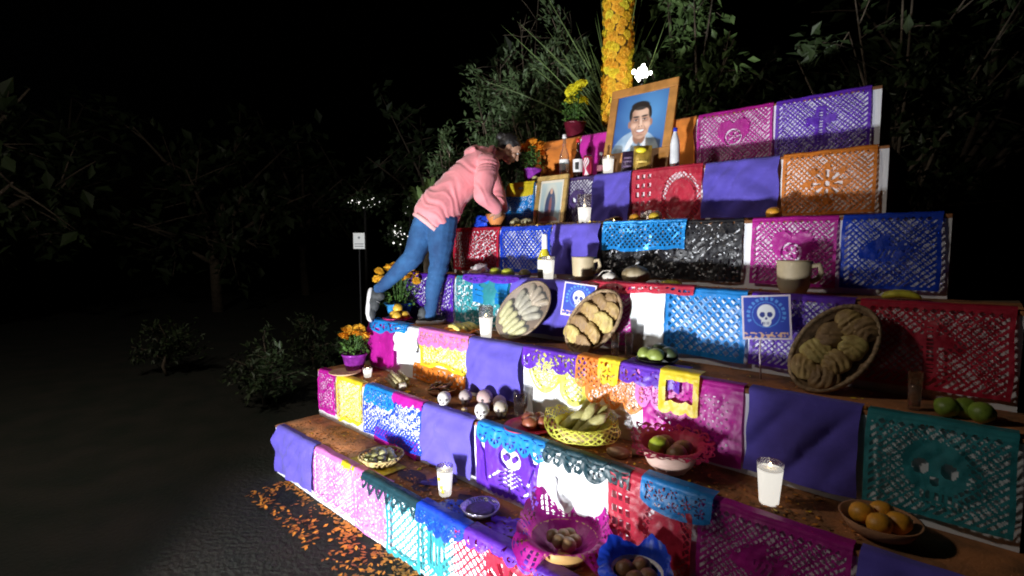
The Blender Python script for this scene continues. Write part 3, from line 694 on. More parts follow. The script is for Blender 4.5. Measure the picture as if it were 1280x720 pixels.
MB().tube([(.076,.005,.145),(.112,.012,.152),(.122,.014,.115),(.108,.012,.08),(.076,.005,.066)],[.010,.010,.010,.010,.010],8,flat=1.3).build('handle', M('beige_clay'), t)
MB().lathe([(.0545,-.001),(.0625,.006),(.0745,.040),(.073,.041)],28).build('foot_shade', M('foot_shade_brown',(.16,.09,.05),.4), t)  # shadow at the jug's foot, painted as a dark brown band
t = thing('garlic_bulb','white garlic bulb with a trailing string','garlic',P3(4,-1.80,.07))
MB().ell((0,0,.040),(.052,.046,.041),wob=.22,seed=1,seg=18,rings=12).build('bulb', M('garlic',(.66,.62,.56),.6,var=.2,scale=30), t)
MB().tube([(0,0,.075),(.004,.002,.092)],[.014,.006],8).build('neck', M('garlic'), t)
MB().tube([(0,0,.09),(-.05,-.01,.085),(-.09,-.02,.04),(-.125,-.03,.004),(-.15,-.02,.004)],.003,6).build('string', M('string',(.6,.55,.48)), t)
t = thing('brown_squash','round brown and cream squash behind the garlic','squash',P3(4,-1.665,.16))
mb = MB(); v = []; f = []
for i in range(13):
    ph = math.pi*i/12
    for kq in range(32):
        a = 2*math.pi*kq/32; rr = (1 + .05*abs(math.cos(4*a)))*.088
        v.append((math.sin(ph)*math.cos(a)*rr, math.sin(ph)*math.sin(a)*rr, .062 - math.cos(ph)*.062))
for i in range(12):
    for kq in range(32): f.append((i*32+kq, i*32+(kq+1)%32, (i+1)*32+(kq+1)%32, (i+1)*32+kq))
mb.add(v, f).build('rind', M('squash_rind',(.50,.42,.28),.55,c2=(.17,.12,.05),scale=9,bump=.2), t)
MB().tube([(0,0,.118),(.006,0,.135),(.02,.004,.145)],[.012,.008,.007],7).build('stem', M('stalk'), t)
bananas(4,-1.40,.10,3,.16,'green yellow bananas over the red foil edging',R(20),(.60,.56,.05))
# ------------------------------------------------------------------ step three
def blue_wrap(t): 
    MB().lathe([(.075,0),(.082,.01),(.112,.125),(.135,.15),(.115,.13),(.10,.10)],26,wob=.10).build('wrapping', M('blue_crepe',(.03,.22,.50),.5,var=.4,scale=18,bump=.5,bscale=30), t)
pot_flowers(3,-3.83,.22,.095,.13,clay,(.80,.42,.02),'orange marigolds in blue wrapped pot behind the lifted shin',24,.042,.19,.40,wrap=blue_wrap,leafc=(.08,.18,.02),seed=5)
t = thing('paper_plate','magenta paper plate holding oranges by the lifted shoe','plate',P3(3,-3.68,.11,.016))
mb = MB(); 
mb.lathe([(.05,0),(.09,.010),(.125,.026),(.123,.030),(.085,.014),(0,.006)],40,wob=.05).build('plate', M('plate_red',(.50,.02,.14),.5,var=.25,scale=16), t)
for i,(dx,dy,dz) in enumerate(((-.055,.0,.0),(.035,-.035,.0),(.05,.04,.0),(-.01,.045,.0),(.0,.0,.062))):
    fruit('orange',3,-3.68+dx,.11+dy,.042,(.66,.40,.04),'yellow orange heaped on the magenta paper plate','orange','oranges on the magenta plate',dz=.024+dz,wob=.05)
t = thing('orange_plate','crinkled orange paper plate under a bunch of bananas','plate',P3(3,-2.90,.15))
v = []; f = []
for i, (r, z) in enumerate(((.0,.006),(.08,.006),(.115,.022),(.150,.030),(.165,.012))):
    for q in range(48):
        a = 2*math.pi*q/48; zz = z + (.012*math.sin(9*a+i) if i > 1 else 0); v.append((r*math.cos(a)*1.0, r*math.sin(a)*.8, max(.002,zz)))
for i in range(4):
    for q in range(48): f.append((i*48+q, i*48+(q+1)%48, (i+1)*48+(q+1)%48, (i+1)*48+q))
MB().add(v, f).build('crinkled_paper', M('orange_paper',(.70,.20,.03),.55,var=.25,scale=18), t)
bananas(3,-2.90,.14,4,.23,'pale yellow bananas curved over an orange paper plate',R(-8),(.72,.60,.16),dz=.012)
candle(3,-2.59,.09,.10,.175,'tall white candle between bananas and tamales',gl=1.30)

def basis(o, a, n):                                    # matrix with local Y along a, local Z along n
    a = Vector(a).normalized(); n = Vector(n); n = (n - a * n.dot(a)).normalized(); x = a.cross(n)
    m = Matrix.Identity(4)
    for i, c in enumerate((x, a, n)):
        for j in range(3): m[j][i] = c[j]
    m.translation = Vector(o); return m
def oval_tray(name, label, mtx, A, B, m_in, m_rim, h=.035, wick=False):
    t = thing(name, label, 'platter'); t.matrix_world = mtx
    MB().lathe([(.70,0),(.80,.004),(.97,h),(1.0,h+.004),(1.0,h+.010),(.96,h+.010),(.80,.014),(0,.010)],48,mat=Matrix.Diagonal((A,B,1,1))).build('dish', m_in, t)
    pts = [(A*1.0*math.cos(2*math.pi*i/48), B*1.0*math.sin(2*math.pi*i/48), h+.008) for i in range(49)]
    MB().tube(pts, .008 if not wick else .011, 7).build('rim', m_rim, t)
    return t
# tamales: oval platter propped up against the riser
mt = basis((-2.335, 2.655, 1.405), (.296,.14,.304), (.22,-.80,.42))
oval_tray('tamale_platter','oval platter of tamales under clear film, propped against the riser',mt,.165,.235,M('platter_dark',(.16,.10,.06),.5,var=.2),M('platter_rim',(.20,.14,.09),.5,var=.2))
husk = M('corn_husk', (.48,.44,.22), .6, c2=(.32,.31,.13), scale=20, bump=.35, bscale=50)
greyh = M('husk_grey', (.36,.33,.24), .6, c2=(.20,.18,.14), scale=14, bump=.3, bscale=40)
rnd = random.Random(9)
def put(mb, name, m, mtx, lm, label, cat, group, smooth=True):
    o = mb.build(name, m, None, smooth); o.matrix_world = mtx @ lm; return tag(o, label, cat, group)
for i in range(6):
    x = -.105 + .042*i; mb = MB()
    mb.tube([(0,-.075,0),(0,-.06,.0),(0,0,.004),(0,.055,.002),(0,.075,0)],[.012,.021,.023,.021,.010],9,flat=.9)
    put(mb,'tamale',husk,mt,Matrix.Translation((x,-.115+.05*abs(x*3)-.02*(i%2),.036))@Matrix.Rotation(-.10*(i-2.5),4,'Z'),'pale husk-wrapped tamale in the fanned front row','tamale','tamales fanned in front')
for i in range(5):
    x = -.085 + .042*i; mb = MB().tube([(0,-.07,0),(0,-.05,0),(0,0,.006),(0,.05,0),(0,.07,0)],[.015,.026,.028,.024,.012],9,flat=.85)
    put(mb,'tamale',greyh,mt,Matrix.Translation((x,.03+.012*(i%2),.036))@Matrix.Rotation(.5-.28*i,4,'Z'),'greyish tamale in the middle of the platter','tamale','tamales in the middle')
for i in range(4):
    x = -.06 + .04*i; mb = MB().tube([(0,-.06,0),(0,-.045,0),(0,0,.004),(0,.045,0),(0,.055,0)],[.014,.024,.026,.022,.012],9)
    put(mb,'tamale',M('husk_red',(.30,.24,.17),.6,var=.25,scale=16,bump=.3),mt,Matrix.Translation((x,.135+.01*(i%2),.036))@Matrix.Rotation(.9-.5*i,4,'Z'),'reddish tamale at the top of the platter','tamale','tamales at the top')
fm = MB(); v = []; f = []; nr, na = 9, 40
for i in range(nr + 1):
    r = i / nr
    for q in range(na):
        a = 2*math.pi*q/na; v.append((.166*r*math.cos(a), .236*r*math.sin(a), .048 + .026*(1-r**3) + .007*noise.noise(Vector((r*5*math.cos(a), r*5*math.sin(a), 3)))*(1 if i<nr else 0)))
for i in range(nr):
    for q in range(na): f.append((i*na+q, i*na+(q+1)%na, (i+1)*na+(q+1)%na, (i+1)*na+q))
fl = fm.add(v, f).build('plastic_film', M('cling_film',(.85,.88,.88),.08,var=.02,alpha=.06), None, True); fl.matrix_world = mt
tag(fl,'clear plastic film stretched over the tamale platter','plastic film')
# bread
mbm = basis((-1.765, 2.655, 1.388), (.224,.125,.32), (.26,-.80,.40))
oval_tray('bread_platter','oval wicker tray of sweet breads propped against the riser',mbm,.14,.215,M('wicker_in',(.20,.12,.06),.8,var=.35,scale=40,bump=.5),M('wicker_rim',(.30,.20,.11),.7,var=.4,scale=60,bump=.5,bscale=80),wick=True)
def scored(mb, r, i):                                   # shell-like grooves across the crust
    out = []
    for x, y, z in mb.v:
        q = (math.hypot(x + r*1.1, y) if i % 2 else x*.9 + y*.5) / r
        out.append((x, y, z + (.0045*math.sin(q*15) - .002 if z > 0 else 0)))
    mb.v = out; return mb
bread = M('bread_crust', (.50,.35,.13), .6, c2=(.30,.18,.07), scale=14, bump=.2, bscale=40)
browb = M('bread_brown', (.36,.23,.10), .65, c2=(.22,.13,.06), scale=14, bump=.2)
yelb = M('bread_yellow', (.56,.46,.16), .6, c2=(.38,.26,.08), scale=16, bump=.3)
for i,(x,y,r,m,lab,grp) in enumerate(((-.045,-.155,.060,yelb,'knobbly yellow bread at the foot of the wicker tray','bread at the tray foot'),(.045,-.150,.060,browb,'brown bread at the foot of the wicker tray','brown breads'),
    (-.045,-.070,.062,browb,'brown bread halfway up the wicker tray','brown breads'),(.045,-.060,.060,bread,'golden bread halfway up the wicker tray','golden breads'),
    (-.045,.025,.064,bread,'big golden bread in the middle of the wicker tray','golden breads'),(.050,.035,.064,yelb,'big yellow bread in the middle of the wicker tray','yellow breads'),
    (-.035,.110,.055,browb,'brown bread near the top of the wicker tray','brown breads'),(.045,.120,.052,bread,'golden bread near the top of the wicker tray','golden breads'),(.0,.170,.042,browb,'smallest brown bread at the top of the wicker tray','brown breads'))):
    mb = scored(MB().ell((0,0,0),(r*1.22,r*1.02,.026),seg=36,rings=18,wob=.16,seed=i), r, i)
    put(mb,'sweet_bread',m,mbm,Matrix.Translation((x,y,.040+.006*(i%2)))@Matrix.Rotation(.25*(i%3-1),4,'Z')@Matrix.Rotation(.45,4,'X'),lab,'bread',None)
# skull placard on a stick
def skull(u, v):
    s = lambda d, k=12: max(0, min(1, d * k))
    c = (.03,.06,.42)
    d = math.hypot((u-.5), (v-.56)); a = math.atan2(v-.56, u-.5)
    if .33 < d < .40 and v > .4 and math.sin(a*22) > -.2: c = (.10,.30,.75)
    if .27 < d < .29: c = (.08,.25,.70)
    w_ = max(ell_in(u, v, .5, .60, .19, .20), ell_in(u, v, .5, .43, .11, .15))
    c = lerp(c, (.82,.85,.90), s(w_))
    for ex in (.425,.575): c = lerp(c, (.03,.05,.25), s(ell_in(u, v, ex, .56, .058, .065)))
    c = lerp(c, (.03,.05,.25), s(ell_in(u, v, .5, .475, .022, .035)))
    if .33 < v < .40 and abs(u-.5) < .085 and int((u-.4)*50) % 2: c = (.05,.08,.3)
    if v < .17 and noise.noise(Vector((u*16, v*16, 2))) > .05: c = (.75,.45,.30)
    if u < .035 or u > .965 or v < .035 or v > .965: c = (.72,.62,.72)
    return c
def placard(loc, rz, label, sz=.215, lean=.12, stick=.20, tilt=-.08):
    t = thing('skull_placard', label, 'placard', loc, rz)
    Mx = Matrix.Translation((0,0,stick)) @ Matrix.Rotation(-lean,4,'X') @ Matrix.Rotation(tilt,4,'Y')
    printed('print', sz, sz, 64, 64, skull, t, Mx)
    b = MB().box((-sz/2,.0015,0),(sz/2,.005,sz),mat=Mx).build('card', M('card',(.7,.65,.7)), t, False)
    MB().tube([(-.02,.010,0),(-.03,.012,stick*.6),(-.03,.014+.02,stick+.15)],.0045,6).build('stick', M('stick_pale',(.55,.45,.50)), t)
placard((-1.925, nk(3)+.24, TZ[3]+.004), R(16), 'blue skull placard on a stick between tamales and bread', tilt=.10)
def tumbler(k, s, off, r, h, label, group=None):
    t = thing('glass_tumbler', label, 'glass', P3(k, s, off), group=group)
    MB().lathe([(r*.78,0),(r*.8,.003),(r,h),(r-.003,h),(r*.76,.012),(0,.012)],24).build('tumbler', glass, t)
    MB().lathe([(r*.72,.014),(r*.86,h*.62),(0,h*.62)],20).build('water', M('water',(.75,.82,.95),.05,trans=.9,alpha=.5), t)
tumbler(3,-1.575,.14,.026,.15,'clear water glass beside the bread tray, nearer the edge')
tumbler(3,-1.525,.21,.026,.145,'clear water glass set against the white cloth')
def simple_bowl(name, label, k, s, off, r, h, m, cat='bowl', sx=1, sy=1, dz=0):
    t = thing(name, label, cat, P3(k, s, off, dz)); MB().lathe(bowl_prof(r, h), 36, sx=sx, sy=sy).build('vessel', m, t); return t
simple_bowl('dark_bowl','low dark bowl of limes and avocados on purple trim',3,-1.31,.135,.115,.045,M('bowl_black',(.015,.012,.014),.25))
for i,(dx,dy,c,lab) in enumerate(((-.05,-.025,(.26,.32,.07),'lit green lime at the bowl rim'),(.02,-.05,(.24,.30,.06),'lit green lime in front of avocados'),(.065,.015,skin_c['avocado'],'blackish avocado in the dark bowl'),(.0,.04,skin_c['avocado'],'dark avocado behind the limes'))):
    fruit('lime' if i<2 else 'avocado',3,-1.31+dx,.135+dy,.044,c,lab,'lime' if i<2 else 'avocado',dz=.022+.006*i,elong=1.1)

# ------------------------------------------------------------------ step two
pot_flowers(2,-3.88,.17,.10,.15,M('purple_foil',(.28,.03,.34),.35,metal=.2,var=.3,scale=20,bump=.5,bscale=30),(.80,.40,.02),'orange marigolds in a purple pot on the second step',11,.048,.11,.22,leafc=(.09,.20,.03),seed=14)
t = thing('clay_saucer','wide clay saucer on the edge under purple pot','saucer',P3(2,-3.82,.05))
MB().lathe([(.05,0),(.10,.012),(.13,.026),(.126,.03),(.09,.016),(0,.01)],30).build('dish', pale_clay, t)
candle(2,-3.63,.14,.075,.075,'short votive candle by the purple flower pot')
t = None
rnd = random.Random(6)
for i in range(7):
    a = Vector((-.16+rnd.uniform(-.01,.01), .02*i-.06, .014+.022*(i%3))); b = Vector((.13+rnd.uniform(-.03,.03), .018*i-.075, .016+.022*(i%3)))
    o = MB().tube([a, a*.6+b*.4+Vector((0,0,.002)), b],[.0145,.014,.0135],9).build('sugar_cane', M('cane',(.46,.40,.22),.55,c2=(.28,.22,.09),scale=25), None, True, P3(2,-3.27,.20,-.001), R(-18))
    tag(o,'cut sugar cane stick in the bundle on the second step','sugar cane','bundle of sugar cane sticks')
o = MB().ell((0,0,.028),(.040,.028,.029),wob=.5,seed=3,seg=16,rings=10).build('white_shell', M('shell',(.62,.55,.45),.5,var=.3,scale=30), None, True, P3(2,-3.09,.10)); tag(o,'small pale shell at the end of the canes','shell')
simple_bowl('chili_dish','shallow clay dish heaped with dried dark chilies',2,-2.83,.24,.115,.04,clay)
for i in range(9):
    a = i*.7; c = Vector((.055*math.cos(a), .05*math.sin(a), .03+.012*(i%3))); d = Vector((math.cos(a*2.3), math.sin(a*2.3), .5*math.sin(i*1.9)+.25)).normalized()
    o = MB().tube([c-d*.05, c-d*.02+Vector((0,0,.008)), c+d*.03, c+d*.065],[.006,.014,.012,.002],7,flat=.6).build('dried_chili', M('chili',(.05,.012,.01),.4,var=.3), None, True, P3(2,-2.83,.24,.006)); tag(o,'dried dark chili in the shallow clay dish','chili','dried chilies in the clay dish')
bone = M('sugar', (.70,.67,.63), .7, var=.14, scale=20, bump=.15)
hole = M('socket', (.10,.08,.09), .8)
def sugar_skull(k, s, off, r, label, rz=0, m=bone, name='sugar_skull', group=None):
    t = thing(name, label, 'sugar skull', P3(k, s, off), R(rz) , group)
    mb = MB().ell((0,.12*r,r*.95),(r*.80,r*.95,r*.82)); mb.ell((0,-r*.35,r*.45),(r*.52,r*.5,r*.47)); mb.ell((0,-r*.1,r*.3),(r*.5,r*.6,r*.3))
    mb.build('head', m, t)
    for sx in (-1,1): MB().ell((sx*r*.34,-r*.66,r*.92),(r*.15,r*.17,r*.17)).build('eye_socket', hole, t)
    MB().ell((0,-r*.83,r*.60),(r*.10,r*.08,r*.13)).build('nose_hole', hole, t)
    for i in range(5): MB().box((-.4*r+.17*r*i,-r*.86,r*.20),(-.4*r+.17*r*i+.05*r,-r*.80,r*.38)).build('tooth_gap', hole, t, False)
sugar_skull(2,-2.585,.065,.055,'bright white sugar skull beside the purple cloth edge',41)
sugar_skull(2,-2.51,.185,.055,'shaded grey sugar skull behind the bright one',49,M('sugar_grey_shaded',(.40,.33,.31),.7))  # darker copy of the sugar: its shadow is put into the grey
sugar_skull(2,-2.225,.06,.056,'white sugar skull at the front of the skull group',36)
pinkish = M('sugar_rose_shaded', (.44,.30,.29), .7, var=.1)  # sugar toned down to rose for the skulls standing in shadow
sugar_skull(2,-2.36,.22,.068,'largest shaded rosy sugar skull at the back of its group',54,pinkish)
sugar_skull(2,-2.25,.245,.056,'shaded rosy sugar skull next to the water glass',59,pinkish)
sugar_skull(2,-2.165,.165,.056,'shaded buff sugar skull between white skull and glass',51,M('sugar_buff_shaded',(.46,.40,.32),.7))  # shadow mixed into the sugar colour, giving buff
fruit('walnut',2,-2.38,.06,.022,(.46,.33,.18),'little walnut between the two bright sugar skulls','walnut',wob=.3)
tumbler(2,-2.10,.265,.042,.145,'wide clear water glass behind the sugar skulls')
t = thing('red_paper_plate','red paper plate of tomatoes next to sugar skulls','plate',P3(2,-1.90,.13))
MB().lathe([(.10,0),(.125,.004),(.15,.020),(.148,.024),(.12,.010),(0,.006)],36,wob=.04).build('plate', M('plate_crimson',(.42,.02,.06),.5,var=.3,scale=16), t)
for i,(dx,dy) in enumerate(((-.05,.03),(.01,-.03),(.055,.035),(-.005,.07))):
    fruit('tomato',2,-1.89+dx,.14+dy,.046,skin_c['tomato'],'dark tomato on the red paper plate','tomato','tomatoes on the red plate',dz=.010,sq=.8)
# yellow lined basket
def lat_hole(p, wd, r0=.75):
    def h(x, y, R0, S):
        r = max(abs(x), abs(y)); return r > R0 * r0 and r < S * .94 and (x + y) % p > wd and (x - y) % p > wd
    return h
t = thing('yellow_lined_basket','round basket lined with yellow lattice paper full of husk rolls','basket',P3(2,-1.565,.185),R(43))
MB().lathe(bowl_prof(.145,.085,.7),32).build('basket', M('straw',(.42,.30,.12),.8,var=.4,scale=50,bump=.6,bscale=90), t)
liner2(.148,.098,[(-90,.075,-78),(-140,.075,-60),(180,.085,48),(140,.06,66),(90,.02,60),(45,.085,60),(0,.04,-20),(-40,.085,-70)],
      hole=lambda x,t,d: .12 < t < .92 and (x + t*.1) % .036 > .010 and (x - t*.1) % .036 > .010, na=150).build('paper_liner', PM('lemon'), t).location = (0,0,.008)
for i,(x,y,z,a,b,L) in enumerate(((-.06,-.02,.10,.9,.55,.10),(0,.0,.115,1.1,.7,.115),(.06,-.01,.105,.7,.6,.105),(-.02,.05,.12,.5,.75,.11),(.05,.06,.115,1.3,.5,.10),(-.07,.06,.10,.2,.4,.09))):
    d = Vector((math.cos(a)*math.cos(b), .3*math.sin(a), math.sin(b))).normalized(); c = Vector((x,y,z))
    mb = MB().tube([c-d*L, c-d*L*.7, c, c+d*L*.7, c+d*L],[.014,.040,.046,.038,.012],12,flat=.7)
    o = mb.build('husk_roll', M('husk_green',(.50,.46,.20),.5,c2=(.26,.23,.07),scale=18,bump=.25), None, True, P3(2,-1.565,.185,.004)); tag(o,'green yellow husk roll piled in the yellow lined basket','husk roll','husk rolls in the yellow basket')
for i,(s,off,rz,r) in enumerate(((-1.315,.13,.3,.062),(-1.245,.22,1.2,.05))):
    o = MB().ell((0,0,.027),(r,r*.62,.028),wob=.2,seed=i+7).build('brown_roll', M('roll_brown',(.26,.14,.07),.7,var=.25,scale=20,bump=.3), None, True, P3(2,s,off,-.002), rz); tag(o,('larger' if i==0 else 'smaller')+' brown bread roll between yellow basket and red bowl','bread roll')
o = bpy.data.objects.new('loose_marigold', flower_mesh(YE)); col.objects.link(o); o.scale = (.020,)*3; o.location = P3(2,-1.12,.04,.004); tag(o,'loose yellow flower head beside the red bowl','flower')
t = thing('red_lined_bowl','pale clay bowl lined with red scalloped paper and fruit','bowl',P3(2,-1.06,.165),R(30))
MB().lathe(bowl_prof(.135,.11,.55),36).build('vessel', M('pale_pink_clay',(.66,.44,.36),.6,var=.1), t)
liner2(.130,.088,[(-90,.035,-25),(-140,.075,-10),(180,.06,30),(135,.09,30),(90,.06,35),(45,.08,35),(0,.07,5),(-45,.075,-20)],
      hole=lambda x,t,d: t > .35 and t < .9 and noise.noise(Vector((x*60,t*6,1))) > .15, scal=.25).build('paper_liner', M('red_liner',(.50,.02,.08),.55,var=.2), t).location=(0,0,.034)
for i,(dx,dy,c,lab) in enumerate(((-.035,-.04,(.42,.50,.04),'shiny yellow green chayote on top of the red bowl'),(-.05,.045,skin_c['brown'],'brown sapote in the red lined bowl'),(.045,.04,skin_c['brown'],'brown sapote in the red lined bowl'),(.05,-.035,skin_c['brown'],'brown sapote in the red lined bowl'))):
    fruit('chayote' if i==0 else 'sapote',2,-1.06+dx,.165+dy,.050,c,lab,'chayote' if i==0 else 'sapote',None if i==0 else 'sapotes in the red bowl',dz=.055+(.02 if i==0 else 0))

# ------------------------------------------------------------------ step one
t = thing('yellow_paper','crumpled yellow paper sheet under the wicker fruit basket','paper',P3(1,-2.93,.10))
v=[];f=[]; n=24
for j in range(n+1):
    for i in range(n+1):
        x,y=(i/n-.5)*.40,(j/n-.5)*.26; z=.006+.012*abs(noise.noise(Vector((x*14,y*14,2))))
        if y<-.11: z-= (-.11-y)*2.2
        v.append((x,y if y>-.11 else -.118,z))
for j in range(n):
    for i in range(n):
        if j<6 and noise.noise(Vector((i*.8,j*.8,5)))>.32: continue
        a=j*(n+1)+i; f.append((a,a+1,a+n+2,a+n+1))
MB().add(v,f).build('sheet', PM('yellow'), t)
t = thing('wicker_basket','shallow openwork wicker basket of small green fruits','basket',P3(1,-2.90,.15,.012),R(10))
MB().lathe([(.09,0),(.10,.006),(0,.008)],30).build('base', M('straw'), t)
for i in range(22):
    a0=2*math.pi*i/22
    for sg in (-1,1):
        pts=[((.095+.045*q)*math.cos(a0+sg*.35*q),(.095+.045*q)*math.sin(a0+sg*.35*q),.004+.055*q) for q in (0,.33,.66,1)]
        MB().tube(pts,.004,5).build('withe', M('straw'), t)
MB().tube([(.142*math.cos(2*math.pi*i/40),.142*math.sin(2*math.pi*i/40),.060) for i in range(41)],.007,7).build('rim', M('straw'), t)
for i in range(11):
    a=i*2.4; q=.10*math.sqrt((i+.4)/11); fruit('hawthorn_fruit',1,-2.90+q*math.cos(a),.15+q*math.sin(a),.033,(.33,.32,.13) if i%3 else (.46,.44,.22),'small dull green fruit in the wicker basket','fruit','small green fruits in the wicker basket',dz=.026+.030*(1-q/.10),wob=.06)
candle(1,-2.27,.17,.095,.175,'tall white candle with yellow flowers stuck on its glass',True)
t = thing('foil_bowl','crinkled foil bowl of dark sauce beside the tall candle','bowl',P3(1,-1.95,.15))
MB().lathe([(.06,0),(.075,.006),(.10,.045),(.106,.055),(.100,.052),(.07,.03),(0,.026)],44,wob=.03).build('vessel', M('foil',(.34,.30,.40),.22,metal=.9,var=.3,bump=1,bscale=45), t)
MB().lathe([(.085,.036),(.05,.040),(0,.042)],30).build('filling', M('purple_salt',(.07,.04,.13),.5,var=.4,scale=40), t)
t = thing('magenta_lined_bowl','big pale clay bowl lined with upright magenta cut paper','bowl',P3(1,-1.40,.165),R(37))
MB().lathe(bowl_prof(.162,.095,.62),40).build('vessel', M('ochre_clay',(.62,.36,.12),.6,var=.15,scale=12), t)
def mag_hole(x,y,R0,S):
    r=max(abs(x),abs(y))
    if r<R0*.55 or r>S*.95: return False
    cx,cy=(x/.045)%1-.5,(y/.045)%1-.5; return math.hypot(cx,cy)<.40 and math.cos(4*math.atan2(cy,cx))>-.25 and noise.noise(Vector((x*30,y*30,1)))>-.25
def mag_lift(a):
    return (1.5 if a > 0 else -.55) * abs(math.sin(2*a)) ** .8 + .05
liner2(.158,.090,[(-90,.004,0),(-72,.012,-20),(-108,.012,-20),(-48,.125,-50),(-132,.125,-50),(0,.085,55),(180,.085,55),(45,.16,80),(130,.17,80),(88,.02,60)],
      hole=lambda x,t,d: .1 < t < .93 and math.hypot((x/.026)%1-.5, (t*5)%1-.5) < .30 and noise.noise(Vector((x*20,t*3,2))) > -.15, na=160, nt=20, scal=.08).build('paper_liner', PM('magenta'), t).location=(0,0,.010)
for i in range(7):
    a=i*2.4; q=.075*math.sqrt((i+.3)/7); fruit('guava',1,-1.40+q*math.cos(a),.165+q*math.sin(a),.034,(.34,.20,.09) if i%2 else (.24,.15,.07),'brownish small guava in the magenta lined bowl','guava','guavas in the magenta bowl',dz=.038+.012*(i%3),wob=.1)
t = thing('blue_lined_bowl','white bowl draped with royal blue paper cut with daisies','bowl',P3(1,-1.00,.13),R(35))
MB().lathe(bowl_prof(.108,.125,.60),36).build('vessel', M('white_ware',(.74,.70,.72),.4,var=.05), t)
def daisy(x,y,R0,S):
    for cx,cy in ((0,-R0*1.12),(-R0*1.12,0),(R0*1.12,0),(0,R0*1.12)):
        d=math.hypot(x-cx,y-cy); a=math.atan2(y-cy,x-cx)
        if .010<d<.038 and math.cos(10*a)>0: return True
    return False
liner2(.112,.100,[(-90,.10,-82),(-130,.11,-82),(180,.05,-30),(130,.075,80),(90,.02,70),(50,.08,80),(0,.04,60),(-45,.02,-50)],
      hole=lambda x,t,d: (lambda q,r: .18 < r < .85 and math.cos(10*math.atan2(t-.5,q)) > 0)((x-.112*R(232))/.055, math.hypot((x-.112*R(232))/.055, (t-.5)*1.9)), na=170, nt=24, scal=.06).build('paper_liner', PM('blue'), t).location=(0,0,.040)
for i in range(4):
    a=i*1.7; fruit('sapote_fruit',1,-1.00+.05*math.cos(a),.13+.05*math.sin(a),.042,skin_c['brown'],'round brown fruit inside the blue lined bowl','fruit','brown fruits in the blue bowl',dz=.075)

for i, (s_, off, c, w_, lab) in enumerate(((-2.08,.10,'blue',.17,'crumpled bright blue paper scrap beside the foil bowl'),(-1.74,.17,'violet',.20,'crumpled violet paper scrap right of the foil bowl'),(-2.42,.24,'plum',.15,'dark plum paper scrap behind the tall candle'))):
    v = []; f = []; n = 22
    for j in range(n+1):
        for q in range(n+1):
            x, y = (q/n-.5)*w_*1.5, (j/n-.5)*w_*.9; v.append((x + .01*noise.noise(V3(y*30,i,0)), y + .01*noise.noise(V3(x*30,i,3)), .006 + .022*abs(noise.noise(V3(x*16, y*16, i+.5)))))
    for j in range(n):
        for q in range(n):
            if noise.noise(V3(q*.5, j*.5, i*3)) > .30 or math.hypot(q-n/2, j-n/2) > n*.5*(1+.3*noise.noise(V3(math.atan2(j-n/2,q-n/2)*1.2,i,0))): continue
            a = j*(n+1)+q; f.append((a,a+1,a+n+2,a+n+1))
    tag(MB().add(v, f).build('paper_scrap', PM(c), None, True, P3(1,s_,off,.001), .5*i), lab, 'paper scrap', None, 'thing')

# ------------------------------------------------------------------ dimmer, outer end of the altar
fruit('tangerine',5,-.95,.10,.043,skin_c['orange'],'lone tangerine near the outer end, fifth step','tangerine')
t = thing('clay_jug','second beige clay jug near the outer end of step four','jug',P3(4,-.75,.15))
MB().lathe([(.052,0),(.06,.006),(.076,.05),(.082,.16),(.084,.172),(.079,.172),(.07,.06),(0,.02)],28).build('body', M('beige_clay'), t)
MB().tube([(.076,.005,.145),(.112,.012,.152),(.122,.014,.115),(.108,.012,.08),(.076,.005,.066)],.010,8,flat=1.3).build('handle', M('beige_clay'), t)
bananas(4,-.30,.15,3,.17,'bananas lying at the outer end of step four',R(10),(.60,.50,.08))
placard((-.78, nk(3)+.22, TZ[3]+.004), R(12), 'blue skull placard before the plain purple cloth, outer end')
mb2 = basis((-.50, 2.665, 1.388), (.20,.125,.32), (.1,-.80,.40))
oval_tray('bread_platter','second wicker bread tray near the outer end of step three',mb2,.14,.215,M('wicker_in'),M('wicker_rim'),wick=True)
for i,(x,y) in enumerate(((-.04,-.14),(.045,-.13),(-.045,-.05),(.045,-.04),(-.045,.04),(.05,.05),(-.02,.13),(.04,.14))):
    put(scored(MB().ell((0,0,0),(.064,.056,.030),seg=36,rings=18,wob=.18,seed=i+20), .058, i),'sweet_bread',(bread,browb,yelb)[i%3],mb2,Matrix.Translation((x,y,.040))@Matrix.Rotation(.4*i,4,'Z'),'sweet bread on the second wicker tray','bread','breads on the second tray')
tumbler(3,-.20,.14,.026,.15,'water glass at the outer end of step three')
for i in range(3): fruit('lime',3,-.05+.05*(i-1),.12+.03*(i%2),.042,skin_c['lime'],'lime at the outer end of step three','lime','limes at the outer end')
candle(2,-.62,.15,.10,.17,'candle on step two beside the magenta lace paper')
simple_bowl('clay_bowl','plain clay bowl of oranges at the outer end, step two',2,-.25,.17,.13,.07,clay)
for i in range(4): fruit('orange',2,-.25+.055*math.cos(i*1.6),.17+.055*math.sin(i*1.6),.042,skin_c['orange'],'orange in the plain clay bowl','orange','oranges in the plain clay bowl',dz=.03)

